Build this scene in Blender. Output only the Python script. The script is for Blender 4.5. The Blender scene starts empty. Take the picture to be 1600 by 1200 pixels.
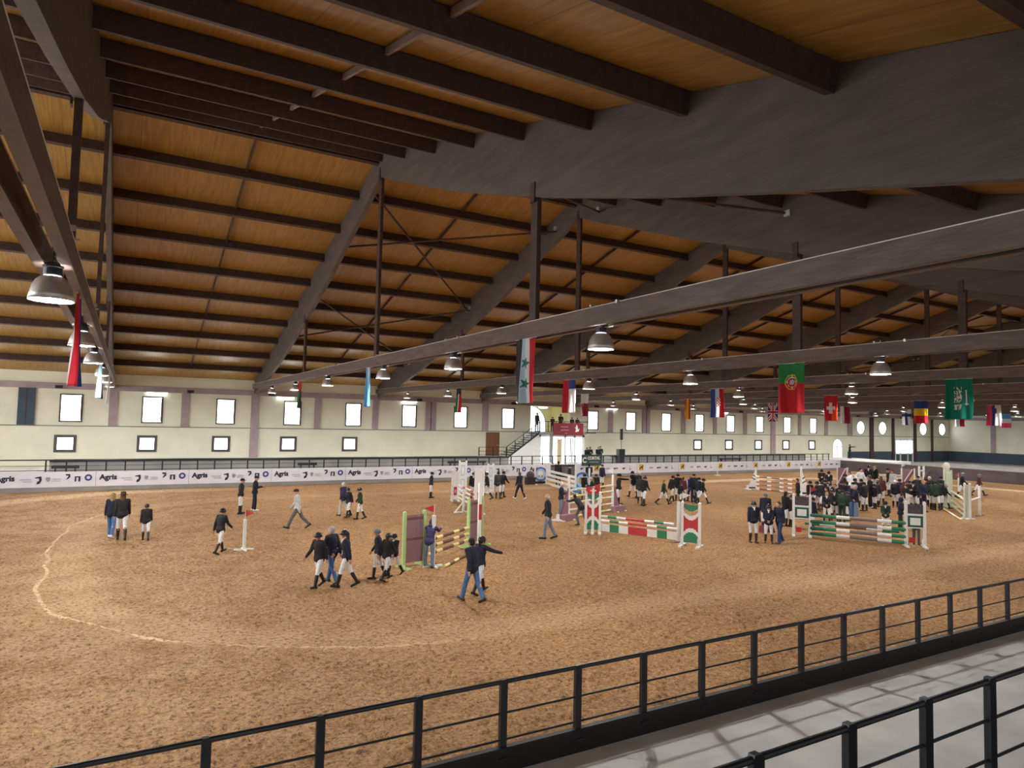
import bpy, bmesh, math, random
from mathutils import Vector, Matrix
random.seed(7)
SC = bpy.context.scene
COL = SC.collection
# ------------------------------------------------------------------ camera, world, exposure
H = 4.61
F = 1052.956
CR = Vector((0.86789, -0.49628, 0.02187)); CU = Vector((-0.04616, -0.03673, 0.99826)); CF = Vector((0.49461, 0.86738, 0.05479))
cam_d = bpy.data.cameras.new('camera'); cam = bpy.data.objects.new('camera', cam_d); COL.objects.link(cam)
cam_d.sensor_width = 36; cam_d.lens = F/1600*36; cam_d.clip_end = 400; cam_d.clip_start = 0.05
M = Matrix((CR, CU, -CF)).transposed().to_4x4(); M.translation = (0, 0, H)
cam.matrix_world = M
SC.camera = cam
SC.view_settings.view_transform = 'Standard'; SC.view_settings.look = 'None'
SC.view_settings.gamma = 1.0; SC.view_settings.use_curve_mapping = False
SC.view_settings.exposure = 0.45
SC.cycles.max_bounces = 7; SC.cycles.diffuse_bounces = 5; SC.cycles.glossy_bounces = 2
SC.cycles.sample_clamp_indirect = 6.0; SC.cycles.caustics_reflective = False; SC.cycles.caustics_refractive = False
SC.cycles.use_denoising = True
world = bpy.data.worlds.new('sky'); SC.world = world; world.use_nodes = True
world.node_tree.nodes['Background'].inputs[0].default_value = (0.75, 0.87, 1, 1)
world.node_tree.nodes['Background'].inputs[1].default_value = 1.0
WIN_E = 6.0       # brightness of the daylit window glass
LAMP_E = 310.0     # brightness of the lamp lenses

def ray(x, y): return CF + CR*((x-800)/F) - CU*((y-600)/F)
def ground(x, y, z=0.0):
    d = ray(x, y); t = (z-H)/d.z; return Vector((d.x*t, d.y*t, z))

# ------------------------------------------------------------------ materials
MATS = {}
def mat(name, col, rough=0.6, noise=0.0, scale=4.0, metal=0.0, bump=0.0, bscale=20.0, emit=0.0, spec=0.5, stretch=None, trans=0.0):
    if name in MATS: return MATS[name]
    m = bpy.data.materials.new(name); m.use_nodes = True; nt = m.node_tree; N = nt.nodes; L = nt.links
    b = N['Principled BSDF']
    b.inputs['Roughness'].default_value = rough; b.inputs['Metallic'].default_value = metal
    b.inputs['Specular IOR Level'].default_value = spec
    c4 = (*col, 1)
    b.inputs['Base Color'].default_value = c4
    if emit:
        b.inputs['Emission Color'].default_value = c4; b.inputs['Emission Strength'].default_value = emit
    tc = N.new('ShaderNodeTexCoord'); src = tc.outputs['Object']
    if stretch:
        mp = N.new('ShaderNodeMapping'); mp.inputs['Scale'].default_value = stretch; L.new(src, mp.inputs[0]); src = mp.outputs[0]
    if noise:
        n = N.new('ShaderNodeTexNoise'); n.inputs['Scale'].default_value = scale; n.inputs['Detail'].default_value = 4
        L.new(src, n.inputs['Vector'])
        r = N.new('ShaderNodeValToRGB')
        r.color_ramp.elements[0].position = 0.3; r.color_ramp.elements[1].position = 0.7
        r.color_ramp.elements[0].color = tuple(max(0, c*(1-noise)) for c in col)+(1,)
        r.color_ramp.elements[1].color = tuple(min(1, c*(1+noise)) for c in col)+(1,)
        L.new(n.outputs[0], r.inputs[0]); L.new(r.outputs[0], b.inputs['Base Color'])
    if bump:
        n2 = N.new('ShaderNodeTexNoise'); n2.inputs['Scale'].default_value = bscale; n2.inputs['Detail'].default_value = 3
        L.new(src, n2.inputs['Vector'])
        bp = N.new('ShaderNodeBump'); bp.inputs['Strength'].default_value = bump; bp.inputs['Distance'].default_value = 0.02
        L.new(n2.outputs[0], bp.inputs['Height']); L.new(bp.outputs[0], b.inputs['Normal'])
    if trans:
        t = N.new('ShaderNodeBsdfTranslucent'); t.inputs[0].default_value = c4
        mx = N.new('ShaderNodeMixShader'); mx.inputs[0].default_value = trans
        L.new(b.outputs[0], mx.inputs[1]); L.new(t.outputs[0], mx.inputs[2]); L.new(mx.outputs[0], N['Material Output'].inputs[0])
    MATS[name] = m
    return m
def C(name, col, **k):
    k.setdefault('noise', 0.06); k.setdefault('scale', 9.0)
    return mat(name, col, **k)

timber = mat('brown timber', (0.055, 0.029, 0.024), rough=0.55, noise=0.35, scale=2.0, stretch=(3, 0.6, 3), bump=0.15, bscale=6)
rafter_m = mat('grey brown glulam', (0.100, 0.081, 0.072), rough=0.6, noise=0.22, scale=1.6, stretch=(2, .5, 3), bump=0.2, bscale=8)
tie_m = mat('brown glulam', (0.115, 0.080, 0.068), rough=0.5, noise=0.3, scale=2.5, stretch=(2, .6, 3), bump=0.2, bscale=8)
steel_black = mat('black painted steel', (0.012, 0.014, 0.02), rough=0.4, noise=0.2, scale=6)
cream = mat('cream plaster', (0.86, 0.845, 0.68), rough=0.85, noise=0.07, scale=0.5, bump=0.1, bscale=5)
mauve = mat('mauve concrete', (0.42, 0.32, 0.34), rough=0.8, noise=0.12, scale=1.5)
slate_m = mat('slate blue paint', (0.05, 0.075, 0.11), rough=0.7, noise=0.15, scale=0.8)
concrete = mat('grey concrete', (0.30, 0.29, 0.28), rough=0.85, noise=0.16, scale=0.8, bump=0.2, bscale=6)
deck_m = mat('deck screed', (0.80, 0.80, 0.79), rough=0.8, noise=0.12, scale=1.4, bump=0.1, bscale=5)
stand_m = mat('dark stand concrete', (0.13, 0.125, 0.12), rough=0.85, noise=0.16, scale=0.8)
nearboard_m = mat('black kick boards', (0.012, 0.012, 0.014), rough=0.6, noise=0.3, scale=2)
barrier_m = mat('barrier boards', (0.15, 0.13, 0.14), rough=0.8, noise=0.2, scale=1.0)
white_p = mat('white paint', (0.8, 0.8, 0.78), rough=0.45, noise=0.06, scale=6)
winframe = mat('dark window frame', (0.09, 0.075, 0.075), rough=0.5, noise=0.1, scale=5)
edge_hi = mat('pale edge highlight strip', (0.75, 0.75, 0.74), rough=0.8, noise=0.1, scale=3)  # pale strip added for the bright highlight along the tie beam tops
alu = mat('spun aluminium', (0.6, 0.6, 0.6), rough=0.35, metal=0.6, noise=0.15, scale=9)
glow = mat('daylit glass', (0.94, 0.97, 1.0), rough=0.2, emit=WIN_E, noise=0.02, scale=1)
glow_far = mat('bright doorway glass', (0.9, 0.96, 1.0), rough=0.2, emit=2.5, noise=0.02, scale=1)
lens_m = mat('lamp lens', (1.0, 0.975, 0.93), rough=0.3, emit=LAMP_E)
tube_m = mat('fluorescent tube', (0.95, 1, 1), rough=0.3, emit=6.0)

def ceiling_mat():
    m = bpy.data.materials.new('orange roof boards'); m.use_nodes = True; nt = m.node_tree; N = nt.nodes; L = nt.links
    b = N['Principled BSDF']; b.inputs['Roughness'].default_value = 0.42; b.inputs['Specular IOR Level'].default_value = 0.6
    tc = N.new('ShaderNodeTexCoord')
    mp = N.new('ShaderNodeMapping'); mp.inputs['Scale'].default_value = (9, 0.6, 0.6); L.new(tc.outputs['Object'], mp.inputs[0])
    n = N.new('ShaderNodeTexNoise'); n.inputs['Scale'].default_value = 1.5; n.inputs['Detail'].default_value = 6; L.new(mp.outputs[0], n.inputs['Vector'])
    r = N.new('ShaderNodeValToRGB'); r.color_ramp.elements[0].position = .3; r.color_ramp.elements[1].position = .72
    r.color_ramp.elements[0].color = (0.28, 0.140, 0.025, 1); r.color_ramp.elements[1].color = (0.44, 0.250, 0.056, 1)
    L.new(n.outputs[0], r.inputs[0])
    # board joints every 1.25 m along the hall
    sx = N.new('ShaderNodeSeparateXYZ'); L.new(tc.outputs['Object'], sx.inputs[0])
    d = N.new('ShaderNodeMath'); d.operation = 'DIVIDE'; d.inputs[1].default_value = 2.5; L.new(sx.outputs[0], d.inputs[0])
    fr = N.new('ShaderNodeMath'); fr.operation = 'FRACT'; L.new(d.outputs[0], fr.inputs[0])
    lt = N.new('ShaderNodeMath'); lt.operation = 'LESS_THAN'; lt.inputs[1].default_value = 0.008; L.new(fr.outputs[0], lt.inputs[0])
    fl = N.new('ShaderNodeMath'); fl.operation = 'FLOOR'; L.new(d.outputs[0], fl.inputs[0])
    wn = N.new('ShaderNodeTexWhiteNoise'); wn.noise_dimensions = '1D'; L.new(fl.outputs[0], wn.inputs['W'])
    mr = N.new('ShaderNodeMapRange'); mr.inputs[3].default_value = 0.93; mr.inputs[4].default_value = 1.04; L.new(wn.outputs[0], mr.inputs[0])
    mul = N.new('ShaderNodeMix'); mul.data_type = 'RGBA'; mul.blend_type = 'MULTIPLY'; mul.inputs[0].default_value = 1
    L.new(r.outputs[0], mul.inputs[6]); L.new(mr.outputs[0], mul.inputs[7])
    mx = N.new('ShaderNodeMix'); mx.data_type = 'RGBA'; mx.inputs[7].default_value = (0.17, 0.08, 0.03, 1)
    L.new(lt.outputs[0], mx.inputs[0]); L.new(mul.outputs[2], mx.inputs[6]); L.new(mx.outputs[2], b.inputs['Base Color'])
    bp = N.new('ShaderNodeBump'); bp.inputs['Strength'].default_value = 0.25; bp.inputs['Distance'].default_value = 0.02
    L.new(n.outputs[0], bp.inputs['Height']); L.new(bp.outputs[0], b.inputs['Normal'])
    return m

def sand_mat():
    m = bpy.data.materials.new('riding sand'); m.use_nodes = True; nt = m.node_tree; N = nt.nodes; L = nt.links
    b = N['Principled BSDF']; b.inputs['Roughness'].default_value = 0.95; b.inputs['Specular IOR Level'].default_value = 0.15
    tc = N.new('ShaderNodeTexCoord')
    def noise(sc, det=5, rough=.6, vec=None):
        n = N.new('ShaderNodeTexNoise'); n.inputs['Scale'].default_value = sc; n.inputs['Detail'].default_value = det; n.inputs['Roughness'].default_value = rough
        L.new(vec or tc.outputs['Object'], n.inputs['Vector']); return n.outputs[0]
    def mth(op, a, b_=None, cl=False):
        q = N.new('ShaderNodeMath'); q.operation = op; q.use_clamp = cl
        for k, v in enumerate((a, b_)):
            if v is None: continue
            if isinstance(v, (int, float)): q.inputs[k].default_value = v
            else: L.new(v, q.inputs[k])
        return q.outputs[0]
    def mixc(fac, a, b_):
        x = N.new('ShaderNodeMix'); x.data_type = 'RGBA'
        for k, v in ((0, fac), (6, a), (7, b_)):
            if isinstance(v, tuple): x.inputs[k].default_value = v
            elif isinstance(v, (int, float)): x.inputs[k].default_value = v
            else: L.new(v, x.inputs[k])
        return x.outputs[2]
    def ramp(v, p0, p1):
        r = N.new('ShaderNodeMapRange'); r.interpolation_type = 'SMOOTHSTEP'; r.inputs[1].default_value = p0; r.inputs[2].default_value = p1; L.new(v, r.inputs[0]); return r.outputs[0]
    big = noise(0.11, 3); mid = noise(0.9, 5); fine = noise(10.5, 4, .75); grit = noise(30.0, 3, .7)
    sx0 = N.new('ShaderNodeSeparateXYZ'); L.new(tc.outputs['Object'], sx0.inputs[0])
    wet = ramp(mth('ADD', sx0.outputs[0], mth('MULTIPLY', mth('SUBTRACT', big, .5), 14)), -2, 9)
    c1 = mixc(wet, mixc(ramp(big, .35, .65), (0.37, 0.225, 0.12, 1), (0.42, 0.28, 0.165, 1)), mixc(ramp(big, .35, .65), (0.33, 0.165, 0.065, 1), (0.37, 0.205, 0.09, 1)))
    c2 = mixc(ramp(mid, .35, .7), c1, (0.27, 0.140, 0.060, 1))
    # rounded track round the arena: distance to a rounded rectangle
    sx = N.new('ShaderNodeSeparateXYZ'); L.new(tc.outputs['Object'], sx.inputs[0])
    wob = mth('MULTIPLY', mth('SUBTRACT', noise(0.25, 2), .5), 0.9)
    X = mth('ADD', sx.outputs[0], wob); Y = sx.outputs[1]
    def sdf(cx, cy, bx, by, r):
        ax = mth('MAXIMUM', mth('SUBTRACT', mth('ABSOLUTE', mth('SUBTRACT', X, cx)), bx), 0)
        ay = mth('MAXIMUM', mth('SUBTRACT', mth('ABSOLUTE', mth('SUBTRACT', Y, cy)), by), 0)
        return mth('SUBTRACT', mth('SQRT', mth('ADD', mth('MULTIPLY', ax, ax), mth('MULTIPLY', ay, ay))), r)
    d1 = sdf(33, 26.8, 25.5, 4.5, 9.4)
    band = mth('SUBTRACT', 1, ramp(mth('ABSOLUTE', mth('ADD', d1, .55)), .35, .95))
    rim = mth('MULTIPLY', mth('SUBTRACT', 1, ramp(mth('ABSOLUTE', d1), .02, .06)), mth('SUBTRACT', 1, ramp(sx.outputs[0], 3.5, 8.0)))
    rim2 = mth('SUBTRACT', 1, ramp(mth('ABSOLUTE', mth('ADD', d1, 1.9)), .03, .16))
    d2 = sdf(33, 26.8, 30, 8, 10.6)
    band2 = mth('MULTIPLY', mth('SUBTRACT', 1, ramp(mth('ABSOLUTE', d2), .4, 1.3)), mth('MULTIPLY', ramp(sx.outputs[1], 37, 41), mth('SUBTRACT', 1, ramp(sx.outputs[0], 1, 9))))
    d3 = sdf(40, 26.8, 10, 3, 10.7)
    band3 = mth('MULTIPLY', mth('SUBTRACT', 1, ramp(mth('ABSOLUTE', d3), .5, 1.2)), ramp(sx.outputs[0], 36, 44))
    bright = mth('MINIMUM', 1, mth('ADD', mth('MULTIPLY', band, .17), mth('ADD', mth('MULTIPLY', band2, .9), mth('MULTIPLY', band3, .95))))
    c3 = mixc(bright, c2, (0.62, 0.44, 0.27, 1))
    c4 = mixc(mth('MULTIPLY', rim, mth('ADD', mth('MULTIPLY', ramp(mid, .35, .6), .55), .3)), c3, (0.72, 0.54, 0.36, 1))
    c5 = mixc(mth('MULTIPLY', rim2, mth('MULTIPLY', ramp(noise(.3, 2), .45, .6), .45)), c4, (0.22, 0.12, 0.07, 1))
    c6 = mixc(mth('MULTIPLY', ramp(fine, .50, .68), .60), c5, (0.57, 0.36, 0.18, 1))
    c7 = mixc(mth('MULTIPLY', mth('SUBTRACT', 1, ramp(fine, .37, .50)), .85), c6, (0.12, 0.060, 0.027, 1))  # dark flecks put the shadows between clods into the sand colour
    c8 = mixc(mth('MULTIPLY', ramp(grit, .5, .66), .45), c7, (0.66, 0.47, 0.3, 1))
    L.new(c8, b.inputs['Base Color'])
    hsum = mth('ADD', mth('MULTIPLY', fine, mth('SUBTRACT', 1, mth('MULTIPLY', band, .7))), mth('MULTIPLY', grit, .25))
    bp = N.new('ShaderNodeBump'); bp.inputs['Strength'].default_value = 0.8; bp.inputs['Distance'].default_value = 0.05
    L.new(hsum, bp.inputs['Height']); L.new(bp.outputs[0], b.inputs['Normal'])
    return m

# ------------------------------------------------------------------ mesh builder
class MB:
    def __init__(s): s.v = []; s.f = []; s.mi = []; s.mats = []
    def m(s, mt):
        if mt not in s.mats: s.mats.append(mt)
        return s.mats.index(mt)
    def add(s, vs, fs, mt=None):
        o = len(s.v); s.v += [tuple(v) for v in vs]; k = s.m(mt) if mt else 0
        for f in fs: s.f.append([i+o for i in f]); s.mi.append(k)
        return s
    def box(s, x0, x1, y0, y1, z0, z1, mt=None):
        vs = [(x, y, z) for z in (z0, z1) for y in (y0, y1) for x in (x0, x1)]
        return s.add(vs, [(0,2,3,1),(4,5,7,6),(0,1,5,4),(2,6,7,3),(0,4,6,2),(1,3,7,5)], mt)
    def beam(s, a, b, w, h, mt=None, up=(0, 0, 1)):
        a = Vector(a); b = Vector(b); d = (b-a).normalized(); u = Vector(up)
        if abs(d.dot(u)) > .98: u = Vector((1, 0, 0))
        x = d.cross(u).normalized(); z = x.cross(d).normalized()
        vs = [p + x*sx*w/2 + z*sz*h/2 for p in (a, b) for sz in (-1, 1) for sx in (-1, 1)]
        return s.add(vs, [(0,1,3,2),(4,6,7,5),(0,4,5,1),(2,3,7,6),(0,2,6,4),(1,5,7,3)], mt)
    def tube(s, a, b, r, r2=None, n=10, mt=None, caps=True):
        r2 = r if r2 is None else r2
        a = Vector(a); b = Vector(b); d = (b-a).normalized(); u = Vector((0, 0, 1)) if abs(d.z) < .95 else Vector((1, 0, 0))
        x = d.cross(u).normalized(); z = x.cross(d).normalized(); vs = []
        for p, rr in ((a, r), (b, r2)):
            for i in range(n):
                t = 2*math.pi*i/n; vs.append(p + x*math.cos(t)*rr + z*math.sin(t)*rr)
        fs = [(i, (i+1) % n, n+(i+1) % n, n+i) for i in range(n)]
        if caps: fs += [tuple(range(n-1, -1, -1)), tuple(range(n, 2*n))]
        return s.add(vs, fs, mt)
    def lathe(s, prof, n=24, mt=None, c=(0, 0, 0)):
        vs = []
        for r, z in prof:
            for i in range(n):
                t = 2*math.pi*i/n; vs.append((c[0]+r*math.cos(t), c[1]+r*math.sin(t), c[2]+z))
        fs = []
        for k in range(len(prof)-1):
            for i in range(n):
                j = (i+1) % n; fs.append((k*n+i, k*n+j, (k+1)*n+j, (k+1)*n+i))
        return s.add(vs, fs, mt)
    def ell(s, c, rx, ry, rz, n=12, m=8, rot=None, mt=None):
        vs = []; c = Vector(c)
        for k in range(m+1):
            ph = -math.pi/2 + math.pi*k/m
            for i in range(n):
                t = 2*math.pi*i/n
                p = Vector((rx*math.cos(ph)*math.cos(t), ry*math.cos(ph)*math.sin(t), rz*math.sin(ph)))
                if rot is not None: p = rot @ p
                vs.append(c+p)
        fs = [(k*n+i, k*n+(i+1) % n, (k+1)*n+(i+1) % n, (k+1)*n+i) for k in range(m) for i in range(n)]
        return s.add(vs, fs, mt)
    def cap(s, a, b, r1, r2, n=12, mt=None):
        a = Vector(a); b = Vector(b); d = b-a; L_ = d.length
        if L_ < 1e-6: return s.ell(a, r1, r1, r1, mt=mt)
        d.normalize(); u = Vector((0, 0, 1)) if abs(d.z) < .95 else Vector((1, 0, 0))
        x = d.cross(u).normalized(); z = x.cross(d).normalized(); rings = []
        for k in range(4): t = math.pi/2*(1-k/3.001); rings.append((a - d*math.sin(t)*r1, math.cos(t)*r1))
        for k in range(4): t = math.pi/2*(k/3.001); rings.append((b + d*math.sin(t)*r2, math.cos(t)*r2))
        vs = [p + x*math.cos(2*math.pi*i/n)*rr + z*math.sin(2*math.pi*i/n)*rr for p, rr in rings for i in range(n)]
        fs = [(k*n+i, k*n+(i+1) % n, (k+1)*n+(i+1) % n, (k+1)*n+i) for k in range(len(rings)-1) for i in range(n)]
        fs += [tuple(range(n-1, -1, -1)), tuple(range((len(rings)-1)*n, len(rings)*n))]
        return s.add(vs, fs, mt)
    def prism(s, poly, ax, lo, hi, mt=None):
        # poly: list of 2-D points; ax: axis of extrusion 0/1/2
        def P(p, t):
            q = [p[0], p[1]]; q.insert(ax, t); return q
        n = len(poly); vs = [P(p, lo) for p in poly]+[P(p, hi) for p in poly]
        fs = [(i, (i+1) % n, n+(i+1) % n, n+i) for i in range(n)]+[tuple(range(n-1, -1, -1)), tuple(range(n, 2*n))]
        return s.add(vs, fs, mt)
    def mesh(s, name, mt=None, smooth=False):
        me = bpy.data.meshes.new(name); me.from_pydata(s.v, [], s.f)
        for x in (s.mats or ([mt] if mt else [])): me.materials.append(x)
        if s.mats and len(s.mats) > 1: me.polygons.foreach_set('material_index', s.mi)
        if smooth: me.polygons.foreach_set('use_smooth', [True]*len(me.polygons))
        bm = bmesh.new(); bm.from_mesh(me); bmesh.ops.recalc_face_normals(bm, faces=bm.faces); bm.to_mesh(me); bm.free()
        return me
    def build(s, name, mt=None, parent=None, smooth=False):
        o = bpy.data.objects.new(name, s.mesh(name, mt, smooth)); COL.objects.link(o)
        if parent is not None: o.parent = parent
        return o
def tag(o, label=None, cat=None, group=None, kind=None):
    if label: o['label'] = label
    if cat: o['category'] = cat
    if group: o['group'] = group
    if kind: o['kind'] = kind
    return o
def empty(name, loc, label=None, cat=None, group=None, rz=0.0, kind=None):
    o = bpy.data.objects.new(name, None); COL.objects.link(o); o.location = loc; o.rotation_euler = (0, 0, rz); o.empty_display_size = .2
    return tag(o, label, cat, group, kind)
def struct(o, label=None, cat=None):
    o['kind'] = 'structure'
    return tag(o, label, cat)
def inst(name, me, parent, loc=(0, 0, 0)):
    o = bpy.data.objects.new(name, me); COL.objects.link(o); o.parent = parent; o.location = loc; return o
def copy_tree(o, parent=None):
    c = o.copy(); COL.objects.link(c); c.parent = parent
    for k in ('label', 'group'):
        if k in o.keys() and parent is None: pass
    for ch in [q for q in COL.objects if q.parent == o]: copy_tree(ch, c)
    return c
def text_mesh(body, size, mt, extrude=0.004, bold=True):
    cu = bpy.data.curves.new('lettering', 'FONT'); cu.body = body; cu.size = size; cu.extrude = extrude; cu.align_x = 'CENTER'; cu.align_y = 'CENTER'
    if bold: cu.offset = 0.012*size/0.3
    cu.resolution_u = 3
    o = bpy.data.objects.new('lettering', cu); COL.objects.link(o)
    dg = bpy.context.evaluated_depsgraph_get(); me = bpy.data.meshes.new_from_object(o.evaluated_get(dg))
    bpy.data.objects.remove(o); bpy.data.curves.remove(cu)
    me.materials.clear(); me.materials.append(mt)
    me.transform(Matrix.Rotation(math.pi/2, 4, 'X'))     # stands upright, faces -Y
    return me
def cells(W, Hh, nx, nz, func, th, disp=None):
    """panel in the x-z plane made of coloured cells (func(u,v)->material or None), thickness th; u 0..1 left-right, v 0..1 bottom-top"""
    mb = MB(); idx = {}
    def V(i, k, s_):
        key = (i, k, s_)
        if key not in idx:
            x = W*(i/nx-.5); z = Hh*k/nz; y = s_*th/2
            if disp: dx, dy = disp(i/nx, k/nz); x += dx; y += dy
            idx[key] = len(mb.v); mb.v.append((x, y, z))
        return idx[key]
    g = [[func((i+.5)/nx, (k+.5)/nz) for k in range(nz)] for i in range(nx)]
    def face(f, mt): mb.f.append(list(f)); mb.mi.append(mb.m(mt))
    for i in range(nx):
        for k in range(nz):
            mt = g[i][k]
            if mt is None: continue
            face((V(i,k,-1),V(i+1,k,-1),V(i+1,k+1,-1),V(i,k+1,-1)), mt)
            face((V(i,k,1),V(i,k+1,1),V(i+1,k+1,1),V(i+1,k,1)), mt)
            if i == 0 or g[i-1][k] is None: face((V(i,k,-1),V(i,k+1,-1),V(i,k+1,1),V(i,k,1)), mt)
            if i == nx-1 or g[i+1][k] is None: face((V(i+1,k,-1),V(i+1,k,1),V(i+1,k+1,1),V(i+1,k+1,-1)), mt)
            if k == 0 or g[i][k-1] is None: face((V(i,k,-1),V(i,k,1),V(i+1,k,1),V(i+1,k,-1)), mt)
            if k == nz-1 or g[i][k+1] is None: face((V(i,k+1,-1),V(i+1,k+1,-1),V(i+1,k+1,1),V(i,k+1,1)), mt)
    return mb
ORD = ['first', 'second', 'third', 'fourth', 'fifth', 'sixth', 'seventh', 'eighth', 'ninth', 'tenth', 'eleventh', 'twelfth', 'thirteenth', 'fourteenth', 'fifteenth', 'sixteenth', 'seventeenth', 'eighteenth', 'nineteenth', 'twentieth', 'twenty first', 'twenty second', 'twenty third', 'twenty fourth']

# ------------------------------------------------------------------ the shell
YR = 26.5; XL, XR = -16.0, 108.4; YN, YF = -3.0, 56.0
def zroof(y): return 15.6 - 0.28*abs(y-YR)
def TX(n): return -1.0 if n == 0 else 8.72+9.98*(n-1)

sand = sand_mat()
import numpy as np
def vnoise(X, Y, cell, seed):
    rs = np.random.RandomState(seed); g = rs.rand(256, 256)
    x = X/cell; y = Y/cell; xi = np.floor(x).astype(int); yi = np.floor(y).astype(int); fx = x-xi; fy = y-yi
    fx = fx*fx*(3-2*fx); fy = fy*fy*(3-2*fy); xi %= 256; yi %= 256; x1 = (xi+1) % 256; y1 = (yi+1) % 256
    return (g[xi, yi]*(1-fx)+g[x1, yi]*fx)*(1-fy)+(g[xi, y1]*(1-fx)+g[x1, y1]*fx)*fy
def sand_floor():
    xs = [XL]; x = -9.0
    while x < 68.3: xs.append(x); x += .055 if x < 14 else min(.4, .055+(x-14)*.006)
    xs.append(68.3); ys_ = []; y = 6.5
    while y < 46.6: ys_.append(y); y += .05+max(0, y-13)*.0045
    ys_.append(46.6); xs = np.array(xs); ys_ = np.array(ys_); X, Y = np.meshgrid(xs, ys_, indexing='ij')
    ax = np.maximum(np.abs(X-33)-25.5, 0); ay = np.maximum(np.abs(Y-26.8)-4.5, 0); d1 = np.sqrt(ax**2+ay**2)-9.4
    sm = 1-.65*np.exp(-((d1+.55)/.6)**2)
    n1 = vnoise(X+.3*vnoise(X, Y, .5, 5), Y, .17, 1); n2 = vnoise(X, Y, .10, 2); n3 = vnoise(X, Y, .9, 3); n4 = vnoise(Y, X, .13, 4)
    Z = sm*1.5*(.030*np.abs(n1-.5)*2+.026*(n2-.5)+.022*np.maximum(n4-.6, 0)*2.5)*(.5+.8*n3)-.012+.02*(vnoise(X, Y, 2.4, 9)-.5)+.025*np.exp(-((d1)/.06)**2)*(X < 7)-.03*np.exp(-((d1+1.9)/.14)**2)
    Z[0, :] = 0; Z[-1, :] = 0; Z[:, 0] = 0; Z[:, -1] = 0
    nx, ny = X.shape; co = np.stack([X, Y, Z], -1).reshape(-1).astype(np.float32)
    i = np.arange(nx-1)[:, None]*ny+np.arange(ny-1)[None, :]; q = np.stack([i, i+ny, i+ny+1, i+1], -1).reshape(-1).astype(np.int32)
    me = bpy.data.meshes.new('floor'); me.vertices.add(nx*ny); me.vertices.foreach_set('co', co); nf = len(q)//4
    me.loops.add(len(q)); me.loops.foreach_set('vertex_index', q); me.polygons.add(nf); me.polygons.foreach_set('loop_start', np.arange(0, len(q), 4, dtype=np.int32)); me.polygons.foreach_set('loop_total', np.full(nf, 4, np.int32))
    me.polygons.foreach_set('use_smooth', np.ones(nf, bool)); me.update(calc_edges=True); me.materials.append(sand)
    o = bpy.data.objects.new('floor', me); COL.objects.link(o); print('floor verts', nx*ny); return o
struct(sand_floor(), 'orange brown raked sand floor of the riding arena', 'floor')
mb = MB(); mb.box(68.3, XR, YN, YF, -.3, 0.0, concrete); mb.box(XL, 68.3, YN, 6.5, -.3, 0, concrete); mb.box(XL, 68.3, 46.6, YF, -.3, 0, concrete)
struct(mb.build('floor_concourse'), 'grey concrete floor beyond the far end of the arena', 'floor')
mb = MB(); mb.box(XL, 68.0, 1.2, 6.43, 0, .86, deck_m)
struct(mb.build('floor_walkway_near'), 'pale grey concrete walkway behind the near black railing', 'floor')
mb = MB(); mb.box(XL, 82, 46.75, YF, 0, .8, deck_m)
struct(mb.build('floor_walkway_far'), 'grey concrete walkway along the far wall', 'floor')
mb = MB(); mb.box(XL, 60, YN, 2.9, .8, 1.45, stand_m); mb.box(XL, 60, YN, 1.3, 1.45, 2.2, stand_m); mb.box(XL, 60, YN, .2, 2.2, 2.95, stand_m)
struct(mb.build('floor_stand'), 'stepped concrete spectator stand on the near side', 'floor')

cm = ceiling_mat()
mb = MB(); t = .16
mb.prism([(YN-.6, zroof(YN-.6)), (YR, zroof(YR)), (YF+.6, zroof(YF+.6)), (YF+.6, zroof(YF+.6)+t), (YR, zroof(YR)+t), (YN-.6, zroof(YN-.6)+t)], 0, XL-.5, XR+.5, cm)
struct(mb.build('ceiling'), 'orange wooden board underside of the pitched roof', 'ceiling')

# windows of the long walls -------------------------------------------------
WX = [-3.35+4.99*i for i in range(-2, 23)]
def wspec(i):
    """holes of bay i on the far wall: list of (x0,x1,z0,z1,kind)"""
    x = -3.35+4.99*i; L_ = []
    if i in (18, 19, 21, 22): L_.append((x-.95, x+.95, 3.72, 5.75, 'round'))
    elif i in (17, 20): pass
    elif i == 8: pass
    else: L_.append((x-.66, x+.66, 3.9, 5.8, 'upper'))
    if i in (-2, -1, 0, 1, 2, 3, 4, 12, 13, 14, 15, 16): L_.append((x-.24-.62, x-.24+.62, 1.8, 2.95, 'lower'))
    if i == 17: L_.append((x-1.1, x+1.0, .8, 3.25, 'arch'))
    if i == 20: L_.append((94.4, 98.8, 0.02, 3.25, 'door'))
    return L_
holes = [h for i in range(-2, 23) for h in wspec(i)] + [(34.1, 38.7, 3.62, 6.12, 'box')]
def wall_mesh(holes, y0, y1, x0, x1, z0, z1, mt):
    xs = sorted({x0, x1, *[h[0] for h in holes], *[h[1] for h in holes]}); zs = sorted({z0, z1, *[h[2] for h in holes], *[h[3] for h in holes]})
    mb = MB()
    for a, b in zip(xs, xs[1:]):
        run = None
        for c, d in zip(zs, zs[1:]):
            cx, cz = (a+b)/2, (c+d)/2
            if any(h[0] < cx < h[1] and h[2] < cz < h[3] for h in holes):
                if run: mb.box(a, b, y0, y1, run[0], run[1], mt); run = None
            else: run = (run[0] if run else c, d)
        if run: mb.box(a, b, y0, y1, run[0], run[1], mt)
    return mb
struct(wall_mesh(holes, YF, YF+.4, XL, XR, 0, 7.35, cream).build('wall_far'), 'long cream plastered far wall with two rows of windows', 'wall')
mb = MB(); mb.box(83.6, XR-.05, YF-.05, YF-.003, 0.01, 1.52, slate_m)
for h in holes:
    pass
mb2 = MB(); mb2.box(83.6, 94.3, YF-.05, YF-.003, .01, 1.52, slate_m); mb2.box(98.9, XR-.08, YF-.05, YF-.003, .01, 1.52, slate_m)
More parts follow.
